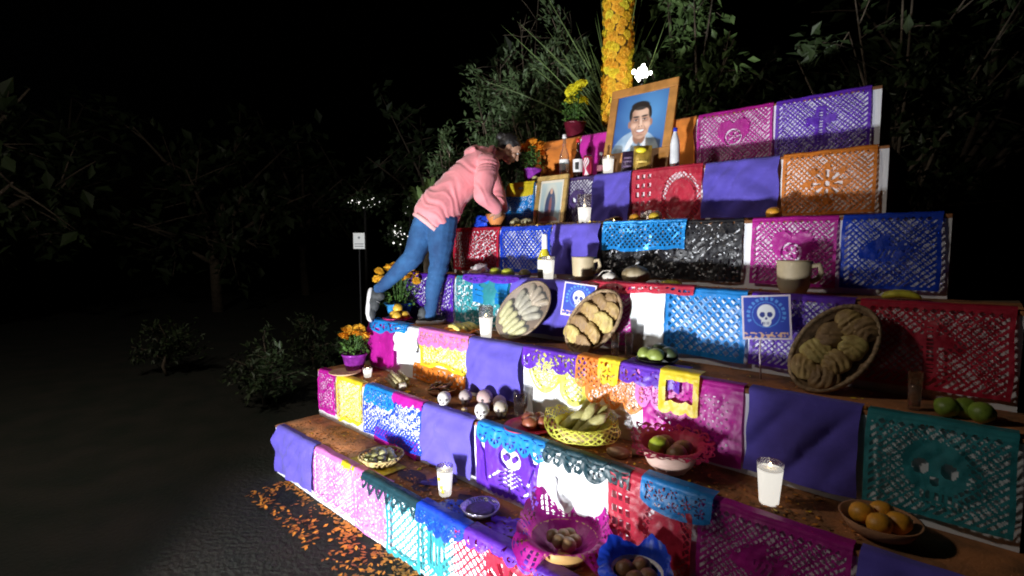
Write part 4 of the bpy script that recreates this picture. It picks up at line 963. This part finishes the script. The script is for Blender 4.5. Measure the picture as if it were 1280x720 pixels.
# ------------------------------------------------------------------ petals and crumbs strewn on the treads
rnd = random.Random(21)
def strew(n, m, name, label, r, ks, zadd=.008):
    mb = MB()
    for i in range(n):
        k = rnd.choice(ks); x = rnd.uniform(LEFT.get(k, -4) + .1, min(RIGHT.get(k, 0), -.3)); y = nk(k) + rnd.uniform(.0, D - .03); z = TZ[k] + zadd
        if k == 0: y = N1 - .02 - .32 * rnd.random() ** 1.6; z = .006; x = rnd.uniform(-4, .3)
        if noise.noise(Vector((x * 4.5, y * 6, k))) + .25 < rnd.uniform(-.25, .75): continue
        a = rnd.uniform(0, 6.28); d = Vector((math.cos(a), math.sin(a), rnd.uniform(-.2,.3))) * r * rnd.uniform(.5, 1.3); e = Vector((-d.y, d.x, rnd.uniform(-.3,.3)*r)) * .6
        c = Vector((x, y, z + r * .3)); mb.add([c - d, c + e * .8, c + d, c - e * .8], [(0,1,2,3)])
    tag(mb.build(name, m, None, False), label, 'petals', None, 'stuff')
strew(3000, M('petal_orange',(.62,.22,.02),.7,var=.3), 'orange_petals', 'loose orange marigold petals strewn over the steps', .013, [1,1,2,2,3,4,5])
strew(480, M('petal_yellow'), 'yellow_petals', 'loose yellow petals strewn over the steps', .012, [1,2,2,3,4,5,6])
strew(6000, M('sawdust',(.20,.10,.035),.9,var=.4), 'sawdust_flakes', 'brown sawdust flakes over the lower steps', .010, [1,1,1,2,2])
strew(2600, M('petal_orange'), 'ground_petals', 'orange petals carpeting the ground before the altar', .020, [0])
for i, (k, s_, off) in enumerate(((1,-2.55,.05),(1,-2.12,.06),(1,-1.66,.20),(1,-2.66,.28),(2,-3.42,.10),(2,-3.02,.08),(2,-2.72,.12),(2,-1.74,.05),(3,-3.12,.08),(3,-2.48,.05),(3,-2.02,.06),(4,-2.22,.04),(4,-2.95,.20))):
    o = bpy.data.objects.new('loose_marigold', flower_mesh((.90,.50,.02) if i % 3 else (.92,.72,.04), i % 3)); col.objects.link(o); o.scale = (.017 + .006*(i % 3),)*3; o.location = P3(k, s_, off, .003); o.rotation_euler = (.2*(i % 3), .2*(i % 2), i)
    tag(o, 'loose marigold head lying on a brown tread', 'flower', 'loose marigold heads on the treads')
for i, (s, off, a, b) in enumerate(((-2.62,.19,.13,.07),(-2.45,.13,.07,.05),(-2.05,.22,.16,.06),(-1.72,.12,.10,.06))):
    v = [(a*math.cos(2*math.pi*q/28)*(1+.3*noise.noise(Vector((math.cos(q*.22)*2,math.sin(q*.22)*2,i)))), b*math.sin(2*math.pi*q/28)*(1+.3*noise.noise(Vector((math.cos(q*.22)*2,math.sin(q*.22)*2,i+4)))), 0) for q in range(28)]
    o = MB().add(v, [tuple(range(28))]).build('sawdust_patch', M('dark_sawdust',(.03,.02,.035),.95,c2=(.07,.04,.03),scale=40), None, False, P3(1,s,off,.003)); tag(o,['largest dark sawdust patch left of the tall candle','small dark sawdust patch left of the tall candle','dark sawdust patch between candle and foil bowl','dark sawdust patch right of the foil bowl'][i],'sawdust patch')
# ------------------------------------------------------------------ person bending over the steps
person = thing('person','person in pink hoodie and jeans bending to set down dish, one leg lifted','person',(-3.40,2.68,TZ[3]+.004))
PO = Vector((-3.40,2.68,TZ[3]+.004))
V = lambda *a: Vector(a)
def frame_m(f, u):
    f = Vector(f).normalized(); u = Vector(u); u = (u - f * u.dot(f)).normalized(); r = f.cross(u)
    m = Matrix.Identity(3)
    for i, c in enumerate((r, f, u)):
        for j in range(3): m[j][i] = c[j]
    return m                                            # columns: right, forward, up
def shift(mb):
    mb.v = [tuple(Vector(p) - PO) for p in mb.v]; return mb
skin = M('skin', (.46,.26,.17), .5, var=.10, scale=20, bump=.05)
HC = V(-3.128,3.340,2.695); HM = frame_m((.56,.56,-.66), (.48,.50,.80))
def hp(x, y, z): return HC + HM @ V(x, y, z)
b = MB()
b.ell(HC + HM @ V(0,-.012,.025), (.074,.094,.092), HM, 20, 14)
b.ell(HC + HM @ V(0,.030,-.045), (.056,.062,.070), HM, 18, 12)
b.ell(hp(0,.062,-.095), (.030,.026,.020), HM)
b.cap(hp(0,.088,.002), hp(0,.108,-.032), .009, .013)
for sx in (-1, 1):
    b.ell(hp(sx*.076,-.012,-.012), (.010,.022,.034), HM)
    b.ell(hp(sx*.036,.062,-.028), (.024,.022,.022), HM)
b.ell(hp(0,.078,.030), (.050,.016,.014), HM); b.ell(hp(0,.088,-.062), (.024,.012,.012), HM)
NK = V(-3.235,3.20,2.625)
b.chain([(NK - V(.03,.05,.04), .062), (NK, .056), (hp(0,-.03,-.06), .052)])
def hand(b, W, d, nrm, sc_=1.0, side=1):
    """palm and five fingers from wrist W along d; nrm is the direction the palm faces"""
    d = Vector(d).normalized(); nrm = Vector(nrm); nrm = (nrm - d * nrm.dot(d)).normalized(); s = d.cross(nrm) * side
    m = Matrix.Identity(3)
    for i, c in enumerate((s, d, nrm)):
        for j in range(3): m[j][i] = c[j]
    b.ell(W + d*.045, (.040*sc_,.050*sc_,.016*sc_), m)
    b.cap(W - d*.02, W + d*.02, .024, .022)
    for i, (o, L) in enumerate(((-.030,.062),(-.010,.072),(.010,.068),(.029,.052))):
        p = W + d*.080 + s*o; q = [(p, .0095)]; ang = .35 + .08*i; cur = p
        for seg, fr in enumerate((.45,.32,.26)):
            dd = d*math.cos(ang) + nrm*math.sin(ang); cur = cur + dd*L*fr*1.15; q.append((cur, .0090 - .0009*seg)); ang += .55
        b.chain(q)
    p = W + d*.030 - s*.034; b.chain([(p, .013), (p + d*.028 - s*.022 + nrm*.012, .0115), (p + d*.055 - s*.022 + nrm*.030, .0095)])
DC = V(-3.125,3.160,2.080)
RW, LW = V(-3.020,3.075,2.155), V(-3.160,3.290,2.170)
RE, LE = V(-3.025,2.920,2.265), V(-3.300,3.36,2.330)
RS, LS = V(-3.095,3.045,2.525), V(-3.385,3.275,2.565)
hand(b, RW, (DC + V(.04,-.02,-.02)) - RW, V(-.55,.35,-.2), 1.0, 1)
hand(b, LW, (DC + V(-.04,.04,-.02)) - LW, V(.3,-.5,-.3), 1.0, -1)
b.chain([(RS, .055), (RE, .040), (RW, .026)]); b.chain([(LS, .055), (LE, .040), (LW, .026)])
b.chain([(NK - V(.03,.05,.04), .062), (V(-3.31,3.06,2.48), .11), (V(-3.39,2.90,2.30), .105), (V(-3.44,2.775,2.13), .11)])
b.chain([(RS, .055), (V(-3.31,3.06,2.48), .10), (LS, .055)])
RH, RK, RA = V(-3.355,2.770,2.06), V(-3.335,2.712,1.70), V(-3.405,2.655,1.285)
LH, LK, LA = V(-3.530,2.760,2.08), V(-3.585,2.640,1.765), V(-3.829,2.454,1.483)
b.chain([(V(-3.44,2.775,2.13), .11), (RH, .085), (RK, .052), (RA, .036), (RA - V(0,0,.05), .034)]); b.chain([(V(-3.44,2.775,2.13), .11), (LH, .085), (LK, .052), (LA, .036)])
body = remeshed(shift(b), 'body', skin, person, .006, 3)
# eyes, brows, lips
for sx in (-1, 1):
    MBx = MB().ell(hp(sx*.031,.081,.006), (.012,.007,.008), HM); shift(MBx).build('eye', M('eye_white',(.7,.68,.65),.3), person)
    MBx = MB().ell(hp(sx*.031,.0865,.006), (.005,.003,.005), HM); shift(MBx).build('iris', M('iris',(.02,.012,.01),.2), person)
    MBx = MB().tube([hp(sx*.014,.094,.026), hp(sx*.032,.090,.031), hp(sx*.050,.076,.026)], [.003,.004,.002], 6); shift(MBx).build('eyebrow', M('hair',(.012,.010,.010),.5), person)
MBx = MB().ell(hp(0,.096,-.064), (.020,.006,.007), HM); shift(MBx).build('lips', M('lip',(.38,.12,.10),.5), person)
# hair pulled back into a knot
hm = M('hair', (.012,.010,.010), .5)
h = MB().ell(HC + HM @ V(0,-.028,.040), (.083,.098,.090), HM, 22, 14)
h.ell(hp(0,-.06,-.010), (.074,.055,.060), HM); h.ell(hp(0,-.130,.030), (.040,.036,.040), HM, wob=.2)
for i in range(26):
    a = -1.4 + 2.8*i/25; h.cap(hp(.070*math.sin(a), .058*math.cos(a)*.9+.002, .072), hp(.05*math.sin(a), -.115, .055), .010, .009)
remeshed(shift(h), 'hair', hm, person, .007, 2, lambda p: .003*noise.noise(V(p.x*60, p.y*18, p.z*60)))
# hoodie
rv = V(.86,-.50,.05)
def fold(p):
    w_ = p + PO; sp = V(.30,.66,.69); q = (w_ - V(-3.44,2.77,2.12)).dot(sp.normalized()); side = w_.dot(rv)
    r = noise.noise(V(q*15 + 3.0*noise.noise(w_*4), side*4, 1.3)); rid = 1 - abs(r)*2.2
    r2 = noise.noise(w_*9 + V(3,1,0))
    return .012*max(-.3, rid)*(.7 + .6*noise.noise(w_*5)) + .006*r2
hd = MB()
hd.tube([V(-3.478,2.735,2.040), V(-3.458,2.762,2.085), V(-3.428,2.805,2.175), V(-3.384,2.900,2.305), V(-3.315,3.045,2.475), V(-3.270,3.135,2.585), V(-3.240,3.195,2.650)],
        [(.165,.205),(.186,.222),(.180,.212),(.150,.185),(.142,.195),(.120,.165),(.078,.090)], 28, up=rv)
hd.chain([(RS, .088), (RS*.5+RE*.5+V(.01,-.02,0), .080), (RE, .072), (RE*.45+RW*.55, .058), (RW-(RW-RE)*.12, .050)])
hd.chain([(LS, .088), (LE, .070), (LW-(LW-LE)*.12, .050)])
hd.chain([(RS, .085), (V(-3.27,3.12,2.57), .10), (LS, .085)])
nm = frame_m((.35,.62,.55), (-.3,-.5,.75))
hd.ell(V(-3.325,3.075,2.650), (.120,.080,.052), nm, wob=.3, seed=3); hd.ell(V(-3.285,3.130,2.665), (.100,.050,.042), nm)
hd.chain([(V(-3.15,3.13,2.64), .034), (V(-3.20,3.20,2.68), .030), (V(-3.30,3.26,2.68), .034)])
pinkm = M('hoodie_pink', (.84,.28,.31), .75, var=.07, scale=7, bump=.25, bscale=22, sheen=.3)
hood = remeshed(shift(hd), 'hoodie', pinkm, person, .009, 3, fold)
hem = MB().tube([V(-3.492,2.716,2.012), V(-3.478,2.735,2.040)], [(.158,.198),(.170,.210)], 36, up=rv)
shift(hem).build('hem_band', M('hem_pale',(.78,.42,.42),.9,var=.05,bump=.2), hood)
# jeans
jn = MB()
jn.ell(V(-3.445,2.760,2.115), (.185,.140,.140), frame_m((.3,.95,0), (0,0,1)), 20, 14)
jn.ell(V(-3.40,2.705,2.055), (.095,.085,.10)); jn.ell(V(-3.50,2.70,2.075), (.095,.085,.10))
jn.chain([(RH, .125), (RH*.5+RK*.5, .110), (RK, .080), (RK*.62+RA*.38+V(.0,-.02,0), .068), (RA*.75+RK*.25, .052), (RA-V(0,0,.012), .050)])
jn.chain([(LH, .125), (LH*.5+LK*.5, .110), (LK, .084), (LK*.62+LA*.38+V(-.01,-.01,-.012), .068), (LA*.75+LK*.25, .054), (LA, .050)])
def jf(p):
    w_ = p + PO; k1 = math.exp(-((w_ - RK).length/.12)**2) + math.exp(-((w_ - LK).length/.12)**2) + math.exp(-((w_ - RA).length/.10)**2) + math.exp(-((w_-LA).length/.10)**2)
    cr = 1 - 2.4*abs(noise.noise(V(w_.x*6 + w_.z*5, w_.y*6, w_.z*16)))
    return .004*k1*math.sin(w_.z*80 + 3*noise.noise(w_*8)) + .006*max(-.4, cr)*(.4 + .8*max(0, noise.noise(w_*6 + V(2,0,1)))) + .004*noise.noise(V(w_.x*12, w_.y*12, w_.z*7))
jm = M('denim', (.028,.12,.30), .85, c2=(.010,.045,.14), scale=7, bump=.25, bscale=60, thr=(.3,.7))
jeans = remeshed(shift(jn), 'jeans', jm, person, .008, 3, jf)
wb = MB().tube([V(-3.478,2.735,2.155), V(-3.470,2.745,2.185)], [(.120,.150),(.120,.150)], 28, up=rv); shift(wb).build('waistband', jm, jeans)
# shoes
def shoe(name_p, heel, toe, upv):
    heel, toe = Vector(heel), Vector(toe); f = (toe - heel); L = f.length; m = frame_m(f, upv).to_4x4(); m.translation = heel - PO
    e = thing_part = bpy.data.objects.new('shoe', None); 
    sole = MB(); out = []
    for i in range(28):
        a = 2*math.pi*i/28; yy = .5 - .5*math.cos(a); sgn = 1 if a < math.pi else -1
        wd = .043*(math.sin(math.pi*min(1,max(0,yy*.94+.03)))**.42)*(1.0 - .16*math.exp(-((yy-.42)/.16)**2)); out.append((sgn*wd, (yy*1.06-.05)*L))
    vv = []
    for z, k in ((0,.95),(.008,1.03),(.026,1.05),(.034,.98)):
        vv += [m @ V(x*k, (y-.45*L)*k + .45*L, z + (.012*max(0,(y/L-.8))*5 if True else 0)) for x, y in out]
    ff = [tuple(reversed(range(28))), tuple(84 + i for i in range(28))]
    for r_ in range(3):
        for i in range(28): ff.append((r_*28+i, r_*28+(i+1)%28, (r_+1)*28+(i+1)%28, (r_+1)*28+i))
    so_p = None
    up = MB(); R3 = m.to_3x3(); T = m.translation
    g_ = lambda x, y, z: T + R3 @ V(x, y, z)
    up.ell(g_(0,L*.76,.042), (.038,L*.24,.034), R3); up.ell(g_(0,L*.45,.058), (.037,L*.28,.044), R3); up.ell(g_(0,L*.15,.060), (.034,L*.17,.052), R3)
    up.cap(g_(0,L*.20,.07), g_(0,L*.20,.105), .040, .040); up.ell(g_(0,L*.45,.030), (.040,L*.50,.022), R3)
    u = remeshed(up, 'shoe', M('shoe_grey',(.045,.05,.055),.7,var=.3,scale=40,bump=.3,bscale=120), person, .006, 3)
    sole.add(vv, ff).build('sole', M('sole_white',(.72,.72,.72),.6,var=.06), u)
    for i in range(4):
        y = L*(.40+.08*i); z = .100 - .011*i
        MB().tube([g_(-.028,y,z-.012), g_(0,y+.006,z+.002), g_(.028,y,z-.012)], .0035, 6).build('lace', M('lace_grey',(.35,.35,.36)), u)
    return u
shoe('R', (-3.462,2.580,1.207), (-3.322,2.762,1.207), (0,0,1))
shoe('L', (-3.905,2.405,1.475), (-3.842,2.335,1.225), (.80,.55,.05))
# the dish in the hands
t = thing('clay_dish','small orange clay dish held in both hands over the fifth step','dish',DC - V(0,0,.045))
MB().lathe([(.040,0),(.045,.004),(.075,.05),(.085,.088),(.079,.088),(.06,.03),(0,.012)],28).build('vessel', M('orange_clay',(.58,.22,.06),.6,var=.15), t)
MB().ell((0,0,.070),(.068,.068,.026),wob=.3).build('filling', M('stew',(.45,.16,.04),.5,var=.4,scale=30), t)
o = MB().ell((0,0,.035),(.095,.055,.075),seg=24,rings=14,wob=.7,seed=8).build('blue_crepe_ball', M('blue_tissue',(.01,.06,.60),.5,var=.3,scale=20,bump=.4), None, False, P3(5,-3.36,.06,-.004)); tag(o,'crumpled bright blue tissue at the far end of step five','tissue')

# ------------------------------------------------------------------ marigold column, lamp
t = thing('marigold_column','tall post thickly bound with orange and yellow marigolds behind the portrait','marigold column',(-2.70,4.37,0))
MB().tube([(0,0,0),(0,0,2.5),(0,0,5.2)],.055,10).build('post', wood_m, t)
MB().tube([(0,0,3.0),(0,0,3.6),(0,0,5.0)],.115,12).build('binding', M('moss',(.16,.08,.02),.9,var=.4), t)
rnd = random.Random(17); cols = [(.88,.42,.02),(.90,.50,.02),(.92,.60,.03),(.92,.72,.04)]
for i in range(230):
    z = 3.02 + 1.75*(i/230); a = i*2.399 + rnd.uniform(-.25,.25)
    pk = rnd.random(); c = cols[0 if pk < .42 else 1 if pk < .72 else 2 if pk < .88 else 3]
    if 3.45 < z < 3.75 and rnd.random() < .4: c = YE
    o = bpy.data.objects.new('marigold', flower_mesh(c, i % 3)); col.objects.link(o); o.parent = t
    d = V(math.cos(a), math.sin(a), rnd.uniform(-.25,.15)); o.location = (d.x*.118, d.y*.118, z); s_ = rnd.uniform(.044,.060); o.scale = (s_, s_, s_)
    o.rotation_euler = d.to_track_quat('Z', 'Y').to_euler()
t = thing('flood_lamp_cluster','glaring white lamp cluster just above the portrait frame','lamp',(-2.36,4.22,0))
MB().tube([(0,0,0),(0,0,3.28)],.012,8).build('pole', M('dark_metal',(.03,.03,.03),.5,metal=.6), t)
glow = M('lamp_glow', (1,1,.97), emit=9, ecol=(1,.98,.90))
rnd = random.Random(12)
for i in range(15):
    a = i*2.4; q = .066*math.sqrt(i/15)*(.8+.4*(i%2)); x, y, z = q*math.cos(a)*1.15, rnd.gauss(-.01,.012), 3.37 + q*math.sin(a)*.85; r_ = .026 - .013*i/15
    MB().ell((x,y,z),(r_,r_,r_),seg=12,rings=8,wob=.5,seed=i).build('bulb', glow, t)
    MB().tube([(0,0,3.27),(x*.5,y*.5,z-.04),(x,y,z)],.003,5).build('arm', M('dark_metal'), t)

# ------------------------------------------------------------------ vegetation
bark = M('bark', (.11,.085,.06), .9, var=.35, scale=18, bump=.5)
def leafmat(n, c): return M('leaf_' + n, c, .55, c2=tuple(x * .55 for x in c), scale=1.5, detail=2)
def tree(name, label, loc, c, r, nl, leaf, lm, seed, limbs=12, trunk=.05, asp=.42, bare=0, group=None, cat='shrub'):
    rnd = random.Random(seed); t = thing(name, label, cat, loc, group=group); tb = MB(); lb = MB(); tips = []
    c = Vector(c); r = Vector(r)
    tb.tube([(0,0,-.05), c*.35 + V(rnd.uniform(-.1,.1),rnd.uniform(-.1,.1),0), c*.8], [trunk, trunk*.8, trunk*.5], 8)
    for i in range(limbs):
        a = 2.4*i; zz = rnd.uniform(-.8,1); q = math.sqrt(max(0,1-zz*zz))*rnd.uniform(.7,1)
        e = c + V(r.x*q*math.cos(a), r.y*q*math.sin(a), r.z*zz); s0 = c*rnd.uniform(.35,.75)
        m1 = s0*.5 + e*.5 + V(rnd.uniform(-.12,.12), rnd.uniform(-.12,.12), rnd.uniform(0,.2))*r.z
        tb.tube([s0, m1, e], [trunk*.45, trunk*.28, trunk*.10], 6)
        for j in range(6 + 4*bare):
            u = rnd.uniform(.35,1); b0 = s0*(1-u)**2 + m1*2*u*(1-u) + e*u*u
            b1 = b0 + V(rnd.gauss(0,1), rnd.gauss(0,1), rnd.gauss(.3,.8)).normalized()*r.length*rnd.uniform(.12,.34)
            tb.tube([b0, b0*.5 + b1*.5 + V(0,0,.02), b1], [trunk*.14, trunk*.10, trunk*.05], 4); tips.append((b0, b1))
    for i in range(nl):
        b0, b1 = rnd.choice(tips); u = rnd.uniform(.15,1.05); p = b0*(1-u) + b1*u + V(rnd.gauss(0,1),rnd.gauss(0,1),rnd.gauss(0,1))*leaf*.5
        d = ((b1-b0).normalized()*.8 + V(rnd.gauss(0,.6),rnd.gauss(0,.6),rnd.gauss(0,.5))).normalized(); L = leaf*rnd.uniform(.6,1.25)
        sd = d.cross(V(rnd.gauss(0,.4),rnd.gauss(0,.4),1)).normalized()*L*asp*.5; up = sd.cross(d).normalized()*L*.08
        lb.add([p, p + d*L*.45 + sd + up, p + d*L, p + d*L*.45 - sd + up, p + d*L*.5], [(0,1,4),(1,2,4),(2,3,4),(3,0,4)])
    tb.build('trunk', bark, t); lb.build('crown', lm, t, False); return t
gm = leafmat('grey', (.095,.15,.06)); dk = leafmat('dark', (.04,.065,.022)); br = leafmat('bright', (.12,.20,.06))
tree('leafy_shrub','grey green small-leaved shrub right behind the gap beside the portrait',(-4.75,5.0,0),(0,0,3.45),(.66,.55,.74),6500,.085,gm,1,24,.05)
tree('leafy_shrub','low dark shrub behind the bending person',(-5.15,4.55,0),(0,0,2.85),(.55,.45,.55),2600,.085,gm,2,16,.045)
tree('leafy_shrub','thin airy shrub with arching twigs above the pink hoodie',(-5.55,5.1,0),(0,0,2.85),(.50,.5,.60),1300,.08,gm,7,14,.04)
tree('leafy_shrub','tall full grey green bush between person and marigold column',(-4.05,5.05,0),(0,0,3.70),(.68,.45,.70),6500,.085,gm,21,22,.05)
tree('bare_bush','nearly leafless bush of fine grey twigs behind the shrubs',(-5.3,6.3,0),(0,0,4.55),(.95,.8,.85),500,.08,gm,3,18,.05,bare=2)
tree('broadleaf_shrub','bright broad-leaved shrub behind the marigold column',(-2.40,5.15,0),(0,0,3.95),(.60,.4,.65),2400,.12,br,4,18,.05,asp=.5)
tree('broadleaf_shrub','dark broad-leaved shrub beyond the outer end of top step',(-.7,5.6,0),(0,0,3.5),(.9,.5,1.0),1500,.13,dk,14,14,.05,asp=.5)
# palm: long narrow leaflets in arching fronds
def palm(name, label, loc, z0, fr, seed, leafL=.45, wd=.016, m=None):
    t = thing(name, label, 'palm', loc); rnd = random.Random(seed)
    MB().tube([(0,0,0),(.03,0,z0*.5),(0,0,z0)],[.09,.07,.06],10).build('trunk', bark, t)
    for (az, el, L, droop) in fr:
        mb = MB(); d = V(math.cos(az), math.sin(az), 0); pts = []
        for j in range(13):
            u = j/12; pts.append(V(0,0,z0) + d*L*u*math.cos(el) + V(0,0,L*u*math.sin(el) - droop*u*u*L))
        mb.tube(pts, [.012 - .009*j/12 for j in range(13)], 5)
        for j in range(2, 40):
            u = j/40; k = min(11, int(u*12)); p = pts[k].lerp(pts[k+1], u*12-k); tg = (pts[k+1]-pts[k]).normalized(); sdv = tg.cross(V(0,0,1)).normalized()
            for sg in (-1,1):
                l = leafL*(1-.55*abs(u-.4))*rnd.uniform(.8,1.1); e = (tg*.85 + sdv*sg*.75 + V(0,0,rnd.uniform(-.1,.25))).normalized(); sd = e.cross(V(0,0,1)).normalized()*wd*.5 + V(0,0,wd*.2)
                q = p + e*l*.5 + V(0,0,.02); mb.add([p, q + sd, p + e*l - V(0,0,l*.12), q - sd], [(0,1,2,3)])
        mb.build('frond', m or M('palm_leaf',(.09,.15,.05),.5,var=.3,scale=3), t, False)
def blades(name, label, loc, z0, n, seed, axis, spread, L0, wd):
    t = thing(name, label, 'palm', loc); rnd = random.Random(seed); axis = Vector(axis).normalized()
    MB().tube([(0,0,0),(.02,0,z0*.5),(0,0,z0)],[.06,.05,.05],9).build('trunk', bark, t)
    for i in range(n):
        d = (axis + V(rnd.gauss(0,spread),rnd.gauss(0,spread),rnd.gauss(0,spread*.7))).normalized(); L = L0*rnd.uniform(.6,1.15); b0 = V(0,0,z0*rnd.uniform(.80,1.0))
        sd = d.cross(V(.4,.9,.1)).normalized(); dr = rnd.uniform(.02,.22); vv = []; ff = []
        for j in range(8):
            u = j/7; p = b0 + d*L*u - V(0,0,dr*L*u*u); w_ = wd*(1-u**3)*(.5+.5*min(1,u*5)); vv += [p - sd*w_, p + sd.cross(d)*w_*.35, p + sd*w_]
        for j in range(7): ff += [(3*j,3*j+1,3*j+4,3*j+3),(3*j+1,3*j+2,3*j+5,3*j+4)]
        MB().add(vv, ff).build('blade', M('palm_leaf',(.11,.17,.05),.5,var=.3,scale=3), t, False)
blades('palm_tree','palm of long thin straight leaf blades left of the marigold column',(-2.96,4.75,0),3.25,46,5,(-.16,-.12,1.0),.27,1.5,.010)
palm('young_palm','small stiff-leaved palm behind the hem of the hoodie',(-4.55,3.55,0),2.1,[(2.2,1.35,.45,.1),(3.4,1.2,.42,.2),(.6,1.2,.42,.2),(4.6,1.25,.42,.2),(1.4,1.5,.45,.05)],6,.22,.022)
# far dark trees
FAR = [(-16,5,5.5,2.6),(-19,9,7,3.2),(-15,12,6.5,3.0),(-11,14,7.5,3.4),(-6,13,7,3.2),(-1,14,7.5,3.4),(4,13,7,3.0),(-22,2,6.5,3.0),(-14,0,5.5,2.3),(9,12,7,3.2)]
FLAB = ['far dark tree behind the little white sign','tallest-trunked far tree behind the twinkling lights','far dark tree beyond the twinkling lights','far dark tree behind the grey shrubs','far dark tree behind the bare bush','far dark tree behind the marigold column','far dark tree behind the outer end of the altar','farthest dark tree at the lawn edge','dark tree standing alone on the open lawn','last dark tree beyond the altar end']
for i, (x, y, h_, r_) in enumerate(FAR):
    tree('far_tree', FLAB[i], (x, y, 0), (0,0,h_*.62), (r_,r_,h_*.40), 1100, .38, dk, 30+i, 12, .16, asp=.55, group='dark trees beyond the altar', cat='tree')
# low planting beside the altar
for i, (x, y) in enumerate(((-6.2,2.4),(-7.4,3.6),(-8.6,2.0),(-5.9,4.0))):
    tree('low_shrub', ['low rounded shrub left of the lowest step','low shrub by the foot of the white sign','low shrub far out on the lawn','low shrub behind the flower pots'][i], (x,y,0), (0,0,.45), (.5,.45,.40), 900, .09, dk, 50+i, 10, .025)
# twinkling lights far off
def lights(name, label, loc, w_, h_, n, seed, e=2.2):
    rnd = random.Random(seed); t = thing(name, label, 'shrub', (loc[0], loc[1], 0)); lb = MB(); tb = MB(); fb = MB()
    tb.tube([(0,0,0),(0,0,loc[2]-h_*.3),(0,0,loc[2])],[.04,.03,.015],6)
    for i in range(n):
        p = V(rnd.gauss(0,w_*.3), rnd.gauss(0,w_*.3), loc[2] + rnd.gauss(0,h_*.3)); r_ = .008 + .020*rnd.random()**3*.8; lb.ell(p,(r_,)*3,seg=6,rings=4)
        tb.tube([(0,0,loc[2]-h_*.4), p*.5+V(0,0,loc[2]*.5), p], [.012,.008,.004], 4)
    for i in range(500):
        p = V(rnd.gauss(0,w_*.4), rnd.gauss(0,w_*.4), loc[2] + rnd.gauss(0,h_*.4)); d = V(rnd.gauss(0,1),rnd.gauss(0,1),rnd.gauss(0,1)).normalized()*.12; s_ = d.cross(V(0,0,1)).normalized()*.04
        fb.add([p, p+d*.5+s_, p+d, p+d*.5-s_], [(0,1,2,3)])
    tb.build('trunk', M('dark_bark',(.012,.010,.008),.95), t); fb.build('crown', dk, t, False); tag(lb.build('fairy_lights', M('fairy',(1,1,1),emit=e,ecol=(1,.97,.92)), t), kind='stuff')
lights('lit_shrub','far shrub hung with the broader band of white lights',(-11.4,6.95,2.93),.62,.22,26,1)
lights('lit_shrub','far shrub hung with a round cluster of white lights',(-10.6,7.42,2.10),.40,.34,34,2)
lights('lit_shrub','far shrub with a few white lights near the young palm',(-10.1,7.35,2.75),.16,.26,8,3)
# little sign on a post
t = thing('garden_sign','little white notice board on a post beyond the flower pots','sign',(-6.30,3.74,0),R(48))
MB().box((-.008,.008,0),(.008,.02,2.02)).build('post', M('black_post',(.006,.006,.006),.9), t, False)
def notice(u, v):
    if .60 < v < .80 and .38 < u < .62 and math.hypot((u-.5)/.1,(v-.70)/.09) < 1: return (.10,.12,.14)
    if (.28 < v < .34 or .14 < v < .19) and .12 < u < .88: return (.14,.14,.15)
    return (.62,.63,.62)
printed('board_print', .15, .215, 24, 34, notice, t, Matrix.Translation((0,-.001,1.815)))
MB().box((-.075,0,1.815),(.075,.007,2.03)).build('board', M('board_white',(.6,.6,.6)), t, False)

# ------------------------------------------------------------------ floodlight, and a lamp added for fill
FL = V(-1.75,-1.1,.22); AIM = FL + V(math.sin(R(-20))*math.cos(R(17)), math.cos(R(-20))*math.cos(R(17)), math.sin(R(17)))*3
t = thing('floodlight','floodlight on a low stand lighting the altar from the ground','floodlight',FL)
q = (AIM - FL).to_track_quat('Y', 'Z').to_matrix().to_4x4()
MB().box((-.13,-.07,-.09),(.13,0,.09),mat=q).build('housing', M('dark_metal'), t, False)
MB().box((-.115,.001,-.075),(.115,.003,.075),mat=q).build('lens', M('flood_lens',(1,1,1),emit=12,ecol=(.95,.97,1)), t, False)
for i in range(7): MB().box((-.12+.037*i,-.095,-.08),(-.11+.037*i,-.071,.08),mat=q).build('fin', M('dark_metal'), t, False)
MB().tube([(-.14,0,0),(-.14,0,-.15),(-.14,0,-.215)],.01,6).build('leg', M('dark_metal'), t); MB().tube([(.14,0,0),(.14,0,-.15),(.14,0,-.215)],.01,6).build('leg', M('dark_metal'), t)
ld = bpy.data.lights.new('flood_beam','SPOT'); ld.energy = 1330; ld.spot_size = R(74); ld.spot_blend = .42; ld.shadow_soft_size = .15; ld.color = (.95,.97,1.0)
lo = bpy.data.objects.new('flood_beam', ld); col.objects.link(lo); lo.parent = t
lo.location = (AIM-FL).normalized()*.03; lo.rotation_euler = (AIM-FL).to_track_quat('-Z','Y').to_euler()
t = thing('fill_lamp','added fill lamp on a tall thin post, out of view','fill lamp',(-5.2,-1.4,0))  # unseen lamp added as ambient fill for the treads
MB().tube([(0,0,0),(0,0,2),(0,0,4.5)],[.07,.05,.04],10).build('post', M('dark_metal'), t)
MB().lathe([(.05,4.5),(.16,4.56),(.18,4.75),(.10,4.85),(0,4.86)],18).build('globe', M('globe',(1,1,1),emit=3,ecol=(1,.9,.75)), t)
pd = bpy.data.lights.new('fill_glow','POINT'); pd.energy = 260; pd.shadow_soft_size = .25; pd.color = (1,.90,.78)
po = bpy.data.objects.new('fill_glow', pd); col.objects.link(po); po.parent = t; po.location = (.35,.35,4.62)
